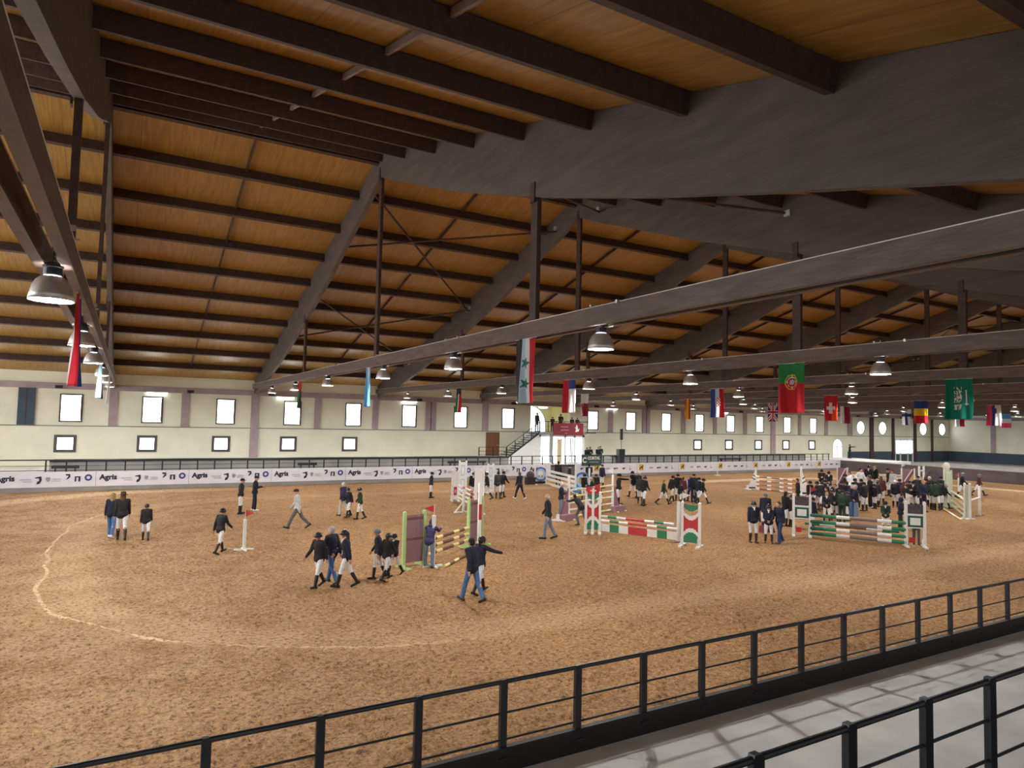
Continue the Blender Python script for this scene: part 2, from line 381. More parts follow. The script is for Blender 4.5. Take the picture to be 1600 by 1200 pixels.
struct(mb2.build('baseboard_far'), 'dark slate blue painted dado at the right end of the far wall', 'dado')
near_holes = [(x-.66, x+.66, 3.9, 5.8, 'upper') for x in WX if x < 45]
struct(wall_mesh(near_holes, YN-.4, YN, XL, XR, 0, 7.35, cream).build('wall_near'), 'cream plastered wall behind the spectator stand', 'wall')
gable = [(YN-.4, 0), (YF+.4, 0), (YF+.4, zroof(YF+.4)), (YR, zroof(YR)), (YN-.4, zroof(YN-.4))]
mb = MB(); mb.prism(gable, 0, XR, XR+.4, cream)
struct(mb.build('wall_right'), 'pale cream end wall above a slate blue dado', 'wall')
mb = MB(); mb.box(XR-.06, XR-.003, YN, YF-.06, .01, 1.52, slate_m)
struct(mb.build('baseboard_right'), 'dark slate blue dado along the end wall', 'dado')
# left wall with tall windows (outside the frame, lights the hall)
mb = MB(); ys = [YN-.4, 10, 15, 18, 23, 30, 35, 38, 43, 46, 51, YF+.4]
for k, (a, b) in enumerate(zip(ys, ys[1:])):
    if k % 2 == 0: mb.prism([(a, 0), (b, 0), (b, zroof(b)), (a, zroof(a))] if not (a < YR < b) else [(a, 0), (b, 0), (b, zroof(b)), (YR, zroof(YR)), (a, zroof(a))], 0, XL-.4, XL, cream)
    else:
        mb.box(XL-.4, XL, a, b, 0, 3.2, cream); top = min(zroof(a), zroof(b))-1.2
        mb.prism([(a, top), (b, top), (b, zroof(b)), (a, zroof(a))], 0, XL-.4, XL, cream)
struct(mb.build('wall_left'), 'cream gable wall with tall windows at the left end', 'wall')
wn = 0
for k, (a, b) in enumerate(zip(ys, ys[1:])):
    if k % 2:
        top = min(zroof(a), zroof(b))-1.2
        w = struct(empty('window_%d' % (200+k), (XL-.2, (a+b)/2, 3.2), 'tall gable window in the left end wall, bay %d from the near side' % ((k+1)//2), 'window'))
        MB().box(-.02, .02, -(b-a)/2, (b-a)/2, 0, top-3.2, glow).build('pane', parent=w)
        m2 = MB()
        for j in range(4): yy = -(b-a)/2+(b-a)*j/3; m2.box(-.06, .06, yy-.06, yy+.06, 0, top-3.2, winframe)
        m2.build('window_frame', parent=w)
# trims: ledge, band, pilasters
mb = MB(); mb.box(XL, XR-.1, YF-.10, YF-.002, 6.15, 6.57, mauve)
struct(mb.build('trim_1'), 'mauve concrete ring beam band above the upper windows', 'wall trim')
mb = MB(); mb.box(XL, XR-.1, YF-.06, YF-.002, 3.57, 3.64, concrete)
struct(mb.build('trim_2'), 'thin grey ledge line between the two window rows', 'wall trim')
mb = MB(); mb.box(XR-.1, XR-.002, YN, YF-.1, 6.15, 6.57, mauve)
struct(mb.build('trim_3'), 'mauve band near the top of the end wall', 'wall trim')
k = 4
PIL = [(-5.9, .95, 3.64, slate_m), (-.85, .5, 3.64, mauve), (3.8, .5, 3.64, mauve), (8.75, .6, .8, mauve), (13.6, .5, 3.64, mauve), (18.5, .5, 3.64, mauve), (23.6, 1.0, 3.64, mauve), (29.1, .6, 3.64, mauve),
       (43.8, .55, 3.64, mauve), (48.6, 1.0, 3.64, mauve), (54.0, .6, 3.64, mauve), (58.9, .5, 3.64, mauve), (63.9, .5, 3.64, mauve), (68.8, .8, .8, mauve), (73.8, .4, 3.64, mauve), (79.0, .6, 3.64, mauve), (84.0, .9, 3.64, mauve),
       (88.8, .8, 0, timber), (93.8, .5, 0, timber), (99.2, .6, 0, timber), (103.6, .45, 0, timber)]
for x, w, z0, m_ in PIL:
    mb = MB(); mb.box(x-w/2, x+w/2, YF-.16, YF-.061, z0, 6.149, m_)
    if w > .9: mb.box(x-.03, x+.03, YF-.18, YF-.16, z0, 6.149, timber)
    struct(mb.build('trim_%d' % k), None, None); k += 1
for y in (50, 44, 38, 32, 26, 20, 14, 8, 2):
    mb = MB(); mb.box(XR-.15, XR-.06, y-.3, y+.3, 1.53, 6.149, mauve); struct(mb.build('trim_%d' % k)); k += 1

# windows of the far and near walls
def win_rect(n, x0, x1, z0, z1, y, kind, s=1):
    w = struct(empty('window_%d' % n, ((x0+x1)/2, y, z0), None, None))
    hw = (x1-x0)/2; hh = z1-z0
    fw = .16 if kind == 'lower' else .07
    f = MB(); yy0, yy1 = (-.06, .12) if s > 0 else (-.12, .06)
    f.box(-hw-.03, -hw+fw, yy0, yy1, -.03, hh+.03, winframe); f.box(hw-fw, hw+.03, yy0, yy1, -.03, hh+.03, winframe)
    f.box(-hw+fw, hw-fw, yy0, yy1, -.03, fw, winframe); f.box(-hw+fw, hw-fw, yy0, yy1, hh-fw, hh+.03, winframe)
    if kind == 'upper':
        f.box(hw-.11, hw-.05, yy0-.04*s, yy0, .1, hh-.1, winframe)
        for q in (.33, .66): f.box(-hw+fw, hw-fw, .02 if s > 0 else -.06, .06 if s > 0 else -.02, hh*q-.015, hh*q+.015, winframe)
    f.build('window_frame', parent=w)
    MB().box(-hw+fw*.8, hw-fw*.8, .07 if s > 0 else -.10, .10 if s > 0 else -.07, fw*.8, hh-fw*.8, glow).build('pane', parent=w)
    return w
def arcpts(cx, cz, r, a0, a1, n): return [(cx+r*math.cos(a0+(a1-a0)*i/n), cz+r*math.sin(a0+(a1-a0)*i/n)) for i in range(n+1)]
n = 1
for h in holes:
    x0, x1, z0, z1, kd = h
    if kd in ('upper', 'lower'): win_rect(n, x0, x1, z0, z1, YF, kd); n += 1
    elif kd == 'round':
        w = struct(empty('window_%d' % n, ((x0+x1)/2, YF, (z0+z1)/2))); n += 1
        hw = (x1-x0)/2; hh = (z1-z0)/2; R_ = .93; m2 = MB(); N_ = 32
        for i in range(N_):
            a, b = 2*math.pi*i/N_, 2*math.pi*(i+1)/N_
            def sq(t):
                c, s_ = math.cos(t), math.sin(t); k_ = min(hw/max(abs(c), 1e-6), hh/max(abs(s_), 1e-6)); return (c*k_, s_*k_)
            pa, pb = sq(a), sq(b); qa, qb = (R_*math.cos(a), R_*math.sin(a)), (R_*math.cos(b), R_*math.sin(b))
            m2.prism([qa, qb, pb, pa], 1, 0, .3, cream)
        m2.build('surround', parent=w)
        m3 = MB()
        for i in range(N_):
            a, b = 2*math.pi*i/N_, 2*math.pi*(i+1)/N_
            m3.prism([(R_*math.cos(a), R_*math.sin(a)), (R_*math.cos(b), R_*math.sin(b)), ((R_-.09)*math.cos(b), (R_-.09)*math.sin(b)), ((R_-.09)*math.cos(a), (R_-.09)*math.sin(a))], 1, -.04, .05, winframe)
        m3.build('window_frame', parent=w)
        MB().prism([(.9*math.cos(2*math.pi*i/N_), .9*math.sin(2*math.pi*i/N_)) for i in range(N_)], 1, .06, .09, glow).build('pane', parent=w)
    elif kd == 'arch':
        w = struct(empty('door_1', ((x0+x1)/2, YF, z0))); hw = (x1-x0)/2; sp = z1-z0-hw
        pts = [(-hw, 0), (hw, 0)]+arcpts(0, sp, hw, 0, math.pi, 16)
        MB().prism(pts, 1, .1, .14, glow_far).build('pane', parent=w)
        m2 = MB(); A = arcpts(0, sp, hw, 0, math.pi, 16); B = arcpts(0, sp, hw-.14, 0, math.pi, 16)
        for i in range(16): m2.prism([A[i], A[i+1], B[i+1], B[i]], 1, -.05, .09, white_p)
        m2.box(-hw, -hw+.14, -.05, .09, 0, sp, white_p); m2.box(hw-.14, hw, -.05, .09, 0, sp, white_p); m2.box(-hw+.14, hw-.14, -.03, .09, sp-.04, sp+.04, winframe); m2.box(-.03, .03, -.03, .09, 0, sp, winframe)
        m2.build('door_frame', parent=w)
        m2 = MB(); T_ = [(hw, sp)]+[(hw, z1-z0)]; 
        for i in range(16):
            a = A[i]; b = A[i+1]; m2.prism([a, b, (b[0], z1-z0), (a[0], z1-z0)], 1, .0, .3, cream)
        m2.build('surround', parent=w)
    elif kd == 'door':
        w = struct(empty('door_2', ((x0+x1)/2, YF, 0))); hw = (x1-x0)/2
        MB().box(-hw, hw, .12, .16, 1.2, 3.2, glow_far).build('pane', parent=w)
        m2 = MB()
        for q in (-hw+.08, -.9, .9, hw-.08): m2.box(q-.07, q+.07, -.04, .11, 0, 3.23, white_p)
        m2.box(-hw, hw, -.04, .11, 3.05, 3.23, white_p); m2.box(-hw, hw, -.04, .11, 1.1, 1.25, white_p)
        m2.build('door_frame', parent=w)
        MB().box(-hw, hw, .12, .16, .02, 1.1, slate_m).build('lower_panel', parent=w)
for h in near_holes: win_rect(n, h[0], h[1], h[2], h[3], YN, 'upper', -1); n += 1

# ------------------------------------------------------------------ roof trusses
FLAGNOTE = ['nearest the left, overhead of the camera', 'carrying the black, white and red flag', 'carrying the green and red flag with a crest', 'carrying the green flag with white script',
            'carrying the plain red cross flag', 'carrying the blue, yellow and red flag', 'carrying the white, blue and pink flag', 'carrying the white flag with blue cross', 'carrying the blue, white and pink striped flag', 'third from the end wall', 'second from the end wall']
under = [(0, 14.55), (2, 13.75), (4, 13.05), (6, 12.3), (8, 11.6), (12.4, 10.2), (16.3, 9.1), (19.4, 8.3), (22.9, 7.45), (26, 6.85), (29.3, 6.3)]
def rafter_poly():
    top = [(YN, zroof(YN)-.01), (YR, zroof(YR)-.01), (YF-.12, zroof(YF-.12)-.01)]
    bot = [(min(YR+d, YF-.12), z) for d, z in reversed(under)] + [(max(YR-d, YN), z) for d, z in under[1:]]
    return top + bot
rp = rafter_poly()
def under_z(d):
    for (a, za), (b, zb) in zip(under, under[1:]):
        if a <= d <= b: return za+(zb-za)*(d-a)/(b-a)
HANG = [14.25, 26.5, 39.3]
HANGX = [20.4-20.4+7.0, 46.2]
def truss_parts(t):
    MB().prism(rp, 0, -.1, .1, rafter_m).build('rafter', parent=t)
    for s_ in (-1, 1):
        MB().box(s_*.17-.07, s_*.17+.07, YN, YF-.12, 6.67, 7.05, tie_m).build('tie_beam', parent=t)
    for y in HANG:
        zt = under_z(abs(y-YR))
        h_ = MB(); h_.box(-.06, .06, y-.15, y+.15, 6.75, zt+.35, timber); h_.box(-.13, -.1, y-.1, y+.1, zt-.15, zt+.35, timber)
        h_.build('hanger', parent=t)
    c = MB()
    for y in [v+7.5*k for v in (11.5,) for k in range(6)]: c.box(-.3, .3, y-.9, y-.84, 7.02, 7.09, alu)
    c.build('cross_bolt', parent=t)
    MB().box(-.245, -.095, YN, YF-.12, 7.05, 7.065, edge_hi).box(.095, .245, YN, YF-.12, 7.05, 7.065, edge_hi).build('highlight_strip', parent=t)
T0 = None
for n_ in range(0, 11):
    if T0 is None:
        T0 = empty('roof_truss', (TX(0), 0, 0), 'large brown glulam roof truss '+FLAGNOTE[0], 'roof truss', 'glulam roof trusses'); truss_parts(T0)
        children0 = [o for o in COL.objects if o.parent == T0]
    else:
        t_ = empty('roof_truss', (TX(n_), 0, 0), 'large brown glulam roof truss '+FLAGNOTE[n_], 'roof truss', 'glulam roof trusses')
        for ch in children0:
            c = ch.copy(); COL.objects.link(c); c.parent = t_
# purlins: one timber per bay and row
ROWS = [YR-.35] + [YR-1.5-2.94*k for k in range(0, 10)]
ROWS = [YR + 2.94*k + (0 if k else .3) for k in range(0, 11)] + [YR - 2.94*k - (0 if k else .3) for k in range(0, 11)]
ROWS = [y for y in ROWS if YN+.2 < y < YF-.3]
BAYX = [XL+.0]+[TX(i) for i in range(11)]+[XR]
BN = ['left end wall']+['%s truss' % ORD[i] for i in range(11)]+['right end wall']
pm = {}
for b in range(12):
    xa, xb = BAYX[b]+(.1 if b else .01), BAYX[b+1]-(.1 if b < 11 else .12); L_ = round(xb-xa, 3)
    for y in ROWS:
        s_ = 1 if y > YR else -1
        key = (L_, s_)
        if key not in pm:
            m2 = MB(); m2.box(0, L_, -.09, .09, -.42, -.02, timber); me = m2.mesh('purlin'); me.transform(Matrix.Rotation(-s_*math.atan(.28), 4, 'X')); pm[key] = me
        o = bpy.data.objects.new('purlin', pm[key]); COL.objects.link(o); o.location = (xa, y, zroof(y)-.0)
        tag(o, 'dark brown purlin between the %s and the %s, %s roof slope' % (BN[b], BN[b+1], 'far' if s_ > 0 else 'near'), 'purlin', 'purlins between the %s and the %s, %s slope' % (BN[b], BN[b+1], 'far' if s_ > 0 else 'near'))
# blocking strip in the middle of every bay
strip_lit = mat('window lit timber strip', (0.22, 0.16, 0.14), rough=.6, noise=.2, scale=3)  # near slope only: window light put into the paler colour
for b in range(1, 11):
    xm = (BAYX[b]+BAYX[b+1])/2
    for s_ in (1, -1):
        m2 = MB(); ys_ = sorted([y for y in ROWS if (y-YR)*s_ > 0])
        for ya, yb in zip(ys_, ys_[1:]):
            ya += .10; yb -= .10
            za, zb = zroof(ya)-.1, zroof(yb)-.1
            m2.beam((xm, ya, za), (xm, yb, zb), .07, .13, timber if s_ > 0 else strip_lit)
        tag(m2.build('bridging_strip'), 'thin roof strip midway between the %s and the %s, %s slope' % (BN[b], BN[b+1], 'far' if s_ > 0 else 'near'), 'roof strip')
# wind bracing rods
def zb(y): return zroof(y)-.62
for b, nm in ((2, 'second'), (7, 'seventh')):
    xa, xb = TX(b-1)+.1, TX(b)-.1; k = 0
    for (ya, yb) in ((28.2, 38.6), (33, 28.4), (38.6, 48.5), (45, 38.2), (24.5, 14.5), (18, 24.8)):
        xm = (xa+xb)/2
        m2 = MB(); m2.tube((xa, ya, zb(ya)-(.14 if k % 2 else 0)), (xb, yb, zb(yb)-(.14 if k % 2 else 0)), .05, mt=timber, n=8)
        for q in ((xa+.05, ya), (xb-.05, yb)): m2.box(q[0]-.05, q[0]+.05, q[1]-.12, q[1]+.12, zb(q[1])-.1, zb(q[1])+.1, alu)
        tag(m2.build('wind_brace'), 'thin diagonal roof brace rod in the %s bay, %s of six from far side' % (nm, ORD[[3, 2, 0, 1, 4, 5][k]]), 'roof brace', 'wind bracing in the %s roof bay' % nm); k += 1

# ------------------------------------------------------------------ lamps
def lamp_meshes():
    r = MB(); prof = [(.12, .34), (.15, .335), (.2, .29), (.245, .2), (.27, .09), (.285, .0), (.278, .0), (.262, .09), (.237, .195), (.19, .28), (.12, .325)]
    r.lathe(prof, 28, alu)
    hsg = MB(); hsg.lathe([(0, .34), (.10, .34), (.115, .36), (.115, .47), (.13, .475), (.13, .52), (.06, .55), (0, .55)], 20, steel_black)
    lens = MB(); lens.lathe([(0, .012), (.26, .012), (.262, .02), (0, .03)], 28, lens_m)
    hk = MB()
    for i in range(14):
        a, b = math.pi*1.7*i/14, math.pi*1.7*(i+1)/14
        hk.tube((.0, .14+.05*math.cos(a), .56+.05*math.sin(a)), (.0, .14+.05*math.cos(b), .56+.05*math.sin(b)), .006, n=6, mt=alu)
    hk.tube((0, 0, .53), (0, 0, .98), .012, n=6, mt=alu); hk.box(-.3, .3, -.03, .03, .90, .93, alu)
    return r.mesh('reflector', smooth=True), hsg.mesh('ballast_housing', smooth=False), lens.mesh('lens'), hk.mesh('hook')
LM = lamp_meshes()
LY = [11.5, 19.0, 25.55, 34.0, 41.5, 49.0]
for n_ in range(11):
    for j, y in enumerate(LY):
        o = empty('high_bay_lamp', (TX(n_), y, 6.17), 'lit bell shaped lamp under the %s roof truss, %s from the near side' % (ORD[n_], ORD[j]), 'lamp', 'high bay lamps under the %s truss' % ORD[n_])
        for nm, me in zip(('reflector', 'ballast_housing', 'lens', 'hook'), LM): inst(nm, me, o)

# ------------------------------------------------------------------ barriers, railings
mb = MB(); mb.box(XL, 68.4, 6.43, 6.5, 0, 1.12, nearboard_m)
struct(mb.build('wall_arena_near'), 'dark board kick wall under the near black railing', 'barrier wall')
G0, G1 = 30.4, 33.0
mb = MB()
for a, b in ((XL, G0), (G1, 68.4)): mb.box(a, b, 46.6, 46.75, 0, 1.13, concrete)
struct(mb.build('wall_arena_far'), 'grey concrete barrier along the far side of the arena', 'barrier wall')
mb = MB(); mb.box(68.3, 68.45, 6.5, 46.6, 0, 1.05, barrier_m); mb.box(68.25, 68.5, 6.5, 46.6, 1.05, 1.11, concrete)
struct(mb.build('wall_arena_end'), 'brown grey barrier wall closing the right end of the arena', 'barrier wall')
o = empty('barrier_gate', (G0, 46.65, 0), 'dark grey double gate in the far barrier below the red balcony banner', 'gate')
for k in (0, 1):
    p = MB(); w = (G1-G0)/2; p.box(k*w+.02, (k+1)*w-.02, 0, .06, .05, 1.1, barrier_m)
    p.box(k*w+.02, (k+1)*w-.02, -.03, 0, .1, .18, steel_black); p.box(k*w+.02, (k+1)*w-.02, -.03, 0, .95, 1.03, steel_black); p.build('gate_leaf', parent=o)
def railing(xa, xb, y, zb_, zt, sp, label, hs, post=(.05, .08), x_off=0.0, rr=.024):
    o = empty('railing', (0, y, 0), label, 'railing')
    pmesh = None; k = 0; x = x_off
    while x < xa: x += sp
    m_ = MB(); m_.box(-post[1]/2, post[1]/2, -post[0]/2, post[0]/2, zb_, zt-.03, steel_black)
    m_.prism([(-post[1]/2+.0, zt-.03), (post[1]/2, zt-.03), (post[1]/2, zt), (post[1]*.2, zt+.025), (-post[1]*.4, zt+.025), (-post[1]/2, zt)], 1, -post[0]/2, post[0]/2, steel_black)
    m_.box(-post[1]/2-.02, post[1]/2+.02, -post[0]/2-.03, post[0]/2+.03, zb_, zb_+.02, steel_black)
    pmesh = m_.mesh('post')
    while x <= xb:
        inst('post', pmesh, o, (x, 0, 0)); x += sp
    for z, r_ in hs:
        MB().tube((xa, 0, z), (xb, 0, z), r_, n=10, mt=steel_black).build('rail', parent=o)
    return o
railing(-7.5, 62, 6.47, 1.0, 1.80, .9790, 'near black steel railing between sand arena and concrete walkway', [(1.80, .025), (1.47, .012), (1.19, .012)], x_off=.73)
railing(3.2, 20, 3.08, 1.45, 2.48, .972, 'second black railing in the bottom right corner of the photo', [(2.47, .026), (2.15, .014), (1.82, .014)], post=(.055, .10), x_off=3.63)
railing(-8, G0+1.0, 46.68, 1.13, 1.80, .985, 'black railing above the far banners, left of the white stair tower', [(1.80, .035), (1.47, .015), (1.2, .02)], x_off=-3.85)
railing(G1-1.2, 66.5, 46.68, 1.13, 1.80, .985, 'black railing above the far banners, right of the white stair tower', [(1.80, .035), (1.47, .015), (1.2, .02)], x_off=31.9)
# seating step behind the far railing
mb = MB(); mb.box(-3.9, 28.0, 49.4, 52.5, .8, 1.52, concrete); mb.box(-3.9, 28, 49.3, 49.8, 1.52, 1.62, steel_black); mb.box(39, 66, 49.4, 52.5, .8, 1.52, concrete); mb.box(39, 66, 49.3, 49.8, 1.52, 1.62, steel_black)
struct(mb.build('floor_far_step'), 'grey seating step with black edge behind the far railing', 'step')
for x0, x1, d in ((-3.7, -2.3, 'leftmost of the black bench rolls on the far walkway'), (10.5, 11.8, 'second from left of the black bench rolls on the far walkway'), (21.9, 25.2, 'black bench roll on the far walkway below the brown door'), (51.5, 54.5, 'black bench roll on the far walkway right of the loudspeaker')):
    m2 = MB(); m2.tube((x0, 48.2, 1.30), (x1, 48.2, 1.30), .10, n=10, mt=steel_black)
    for q in (x0+.2, x1-.2): m2.box(q-.04, q+.04, 48.1, 48.3, .8, 1.22, steel_black)
    tag(m2.build('bench'), d, 'bench')

# ------------------------------------------------------------------ sponsor banners
ban_m = mat('white vinyl banner', (0.76, 0.76, 0.84), rough=.5, noise=.04, scale=1.5)
ink = mat('dark navy print', (0.02, 0.02, 0.05), rough=.5, noise=.1); ink_g = mat('grey print', (0.30, 0.30, 0.38), rough=.5, noise=.1); ink_b = mat('blue print', (0.05, 0.06, 0.28), rough=.5, noise=.1)
ink_r = mat('red print', (0.35, 0.06, 0.10), rough=.5, noise=.1); ink_y = mat('yellow print', (0.75, 0.50, 0.05), rough=.5, noise=.1)
agris = text_mesh('Agris', .42, ink)
def small(body, s, m_): return text_mesh(body, s, m_, .003, False)
lines = [small('equestrian', .13, ink_g), small('federation', .11, ink_g)]
dept = [small('regione', .13, ink_g), small('ministero', .11, ink_g)]
def blob(kind):
    m2 = MB()
    if kind == 'rider':
        m2.prism([(-.16, .15), (.13, .22), (.16, .0), (.08, -.2), (-.08, -.24), (-.06, -.1), (.05, -.02), (.02, .1), (-.14, .1)], 1, -.006, 0, ink)
    if kind == 'head':
        m2.prism([(-.12, .18), (.1, .18), (.12, .02), (.02, -.1), (-.1, -.14), (-.02, -.02), (.03, .08), (-.1, .1)], 1, -.006, 0, ink)
    if kind == 'gate':
        m2.box(-.14, -.06, -.006, 0, -.16, .14, ink); m2.box(.04, .14, -.006, 0, -.16, .14, ink); m2.box(-.06, .04, -.006, 0, .08, .14, ink)
    if kind == 'seal':
        A = arcpts(0, 0, .19, 0, 2*math.pi, 20); B = arcpts(0, 0, .09, 0, 2*math.pi, 20)
        for i in range(20): m2.prism([A[i], A[i+1], B[i+1], B[i]], 1, -.006, 0, ink_b)
    if kind == 'crest':
        m2.prism([(-.1, .12), (.1, .12), (.1, -.04), (0, -.15), (-.1, -.04)], 1, -.006, 0, ink_g)
    if kind == 'horse':
        m2.prism([(-.26, -.26), (.26, -.26), (.26, .26), (-.26, .26)], 1, -.004, 0, ink_y)
        m2.prism([(-.2, -.2), (-.14, .0), (-.06, .05), (.02, .04), (.1, .18), (.2, .14), (.15, .02), (.12, -.06), (.17, -.2), (.09, -.2), (.03, -.06), (-.06, -.07), (-.1, -.2)], 1, -.009, -.004, ink)
    if kind == 'mark':
        m2.box(-.02, .02, -.006, 0, -.2, .2, ink_g); m2.prism([(.02, -.16), (.2, -.1), (.2, -.04), (.02, -.08)], 1, -.006, 0, ink_g)
    return m2.mesh('logo')
BL = {k: blob(k) for k in ('rider', 'head', 'gate', 'seal', 'crest', 'horse', 'mark')}
ANI = ['eq', 'cavalli', 'sport', 'arena', 'horse', 'club']
words = [text_mesh('equis', .2, ink_g, .003), text_mesh('sport', .22, ink, .003), text_mesh('agri', .22, ink, .003)]
def bpanel(x0, x1, label, marks):
    o = empty('sponsor_banner', (x0, 46.585, .26), label, 'banner', 'sponsor banners on the far barrier')
    # slightly wavy vinyl
    W = x1-x0-.02; m2 = MB(); nx = 16
    for i in range(nx): pass
    cells(W, .87, nx, 3, lambda u, v: ban_m, .006, lambda u, v: (W/2, -.012*math.sin(u*9+x0)*(1-v) - .004)).build('vinyl_sheet', parent=o)
    for nm, me, dx, dz in marks:
        if dx < W-.25: inst(nm, me, o, (dx, -.026, dz))
    return o
k = 0
for i in range(-1, 8):
    x0 = -6.3+4.93*i; x1 = x0+4.93
    if i == 7: x1 = G0
    marks = [('lettering', agris, .62, .52), ('small_print', lines[0], 1.55, .46), ('small_print', lines[1], 1.65, .34), ('logo', BL['rider'], 2.15, .42), ('logo', BL['crest'], 2.6, .45), ('small_print', dept[0], 3.0, .47), ('small_print', dept[1], 3.0, .36), ('logo', BL['head'], 3.55, .56), ('logo', BL['gate'], 4.02, .46), ('logo', BL['seal'], 4.55, .52)]
    if i == -1: k += 0
    bpanel(x0, x1, 'white sponsor banner with dark lettering, %s from the left along the far barrier' % ORD[i+1], marks)
bpanel(G1, 34.6, 'short white sponsor banner just right of the dark barrier gate', [('lettering', words[2], .5, .5)])
for i in range(7):
    x0 = 34.6+4.93*i; x1 = min(x0+4.93, 68.3)
    marks = [('logo', BL['horse'], .45, .5), ('small_print', words[0], 1.6, .45), ('lettering', words[1], 2.5, .45), ('lettering', words[2], 3.4, .45), ('logo', BL['mark'], 4.05, .45)]
    bpanel(x0, x1, 'pale banner with yellow horse logo, %s to the right of the barrier gate' % ORD[i], marks)

# ------------------------------------------------------------------ stair tower and balcony on the far walkway
o = empty('judges_balcony', (0, 0, 0), 'white judges tower with glazed room below and railed balcony above', 'balcony')
MB().box(33.2, 38.5, 52.8, 56, 3.45, 3.65, concrete).build('balcony_slab', parent=o)
m2 = MB(); m2.box(33.2, 33.45, 53, 55.9, .8, 3.45, white_p); m2.box(38.1, 38.4, 53, 55.9, .8, 3.45, white_p)
m2.box(34.4, 34.75, 52.95, 53.2, .8, 3.45, concrete); m2.box(36.05, 36.25, 53, 53.2, .8, 3.45, white_p); m2.box(37.15, 37.35, 53, 53.2, .8, 3.45, white_p); m2.box(33.2, 38.4, 53.0, 53.2, 3.2, 3.45, white_p); m2.build('tower_wall', parent=o)
m2 = MB()
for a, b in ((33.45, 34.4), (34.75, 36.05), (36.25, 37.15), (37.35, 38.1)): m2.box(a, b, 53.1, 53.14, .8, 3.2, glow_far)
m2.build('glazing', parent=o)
m2 = MB()
for q in (35.35, 35.75, 36.8, 37.0): m2.box(q-.04, q+.04, 53.03, 53.09, .8, 3.1, winframe)
for z in (1.2, 1.9, 2.6): m2.box(33.45, 34.4, 53.03, 53.09, z-.02, z+.02, winframe)
m2.build('glazing_bar', parent=o)
m2 = MB(); m2.box(35.3, 35.8, 53.02, 53.09, .8, 3.0, mat('pale wood door', (.55, .42, .25), noise=.1)); m2.build('door', parent=o)
r = MB()
for x in [33.2+.9*i for i in range(7)]: r.box(x-.025, x+.025, 52.8, 52.86, 3.65, 4.65, steel_black)
r.tube((33.2, 52.83, 4.65), (39.6, 52.83, 4.65), .03, mt=steel_black); r.tube((33.2, 52.83, 4.2), (39.6, 52.83, 4.2), .015, mt=steel_black); r.tube((38.4, 52.83, 3.62), (39.6, 52.83, 3.62), .05, mt=steel_black)
r.build('handrail', parent=o)
# flight of stairs
o = empty('staircase', (0, 0, 0), 'white sided staircase with black steps and railing rising to the balcony', 'staircase')
s1 = MB(); s1.prism([(29.9, .8), (33.2, .8), (33.2, 3.45), (29.9, 1.25)], 1, 52.9, 53.0, white_p); s1.build('side_wall', parent=o)
st = MB(); ns = 12
for i in range(ns):
    x = 29.7+3.5*i/ns; z = 1.2+2.3*(i+1)/ns; st.box(x, x+.36, 53.0, 54.4, z-.06, z, steel_black)
st.beam((29.7, 52.95, 1.15), (33.2, 52.95, 3.5), .06, .2, steel_black); st.build('step', parent=o)
hr = MB()
for i in range(5):
    x = 29.8+3.4*i/4; z = 1.3+2.25*i/4; hr.box(x-.03, x+.03, 52.9, 52.95, z, z+1.0, steel_black)
hr.beam((29.8, 52.92, 2.3), (33.2, 52.92, 4.55), .05, .05, steel_black); hr.beam((29.8, 52.92, 1.8), (33.2, 52.92, 4.05), .025, .025, steel_black); hr.build('handrail', parent=o)
o = empty('stair_landing', (0, 0, 0), 'black railed landing in front of the brown door', 'landing')
MB().box(27.0, 29.75, 52.9, 56, 1.05, 1.3, concrete).build('slab', parent=o)
hr = MB()
for x in (27.0, 28.4, 29.75): hr.box(x-.04, x+.04, 52.9, 52.96, 1.3, 2.25, steel_black)
for z in (2.25, 1.9, 1.6): hr.tube((27, 52.93, z), (29.75, 52.93, z), .02, mt=steel_black)
hr.build('handrail', parent=o)
d = struct(empty('door_3', (29.95, YF-.06, 1.3), 'brown wooden door beside the staircase on the far wall', 'door'))
brown_d = mat('brown door wood', (.22, .09, .035), rough=.5, noise=.15, scale=3)
MB().box(-.62, .62, -.02, .04, 0, 2.15, brown_d).build('door_leaf', parent=d); MB().box(-.7, -.62, -.04, .05, 0, 2.22, brown_d).box(.62, .7, -.04, .05, 0, 2.22, brown_d).box(-.7, .7, -.04, .05, 2.15, 2.22, brown_d).build('door_frame', parent=d)
MB().box(.45, .55, -.07, -.02, 1.0, 1.04, alu).build('door_handle', parent=d)
# lit recess behind the balcony
yel = mat('pale yellow plaster', (.78, .72, .42), rough=.8, noise=.05, scale=1)
mb = MB(); mb.box(34.1, 38.7, 59.4, 59.5, 3.62, 6.12, yel); mb.box(33.9, 34.1, YF+.4, 59.5, 3.5, 6.3, yel); mb.box(38.7, 38.9, YF+.4, 59.5, 3.5, 6.3, yel); mb.box(33.9, 38.9, YF+.4, 59.5, 6.12, 6.3, yel); mb.box(33.9, 38.9, YF, 59.5, 3.4, 3.62, concrete)
struct(mb.build('wall_recess'), 'yellow plastered recess behind the balcony', 'wall')
w = struct(empty('window_90', (34.1, YF+.36, 3.62), 'bright quarter round window behind the balcony', 'window'))
pts = [(.0, 0), (1.9, 0), (1.9, .7)]+arcpts(.1, .7, 1.8, 0, math.pi/2, 10)+[(0, 2.5)]
MB().prism(pts, 1, .0, .03, glow_far).build('pane', parent=w)
A = arcpts(.1, .7, 1.8, 0, math.pi/2, 10); B = arcpts(.1, .7, 1.86, 0, math.pi/2, 10); m2 = MB()
for i in range(10): m2.prism([A[i], A[i+1], B[i+1], B[i]], 1, -.03, .04, winframe)
m2.box(1.9, 1.96, -.03, .04, 0, .8, winframe); m2.build('window_frame', parent=w)
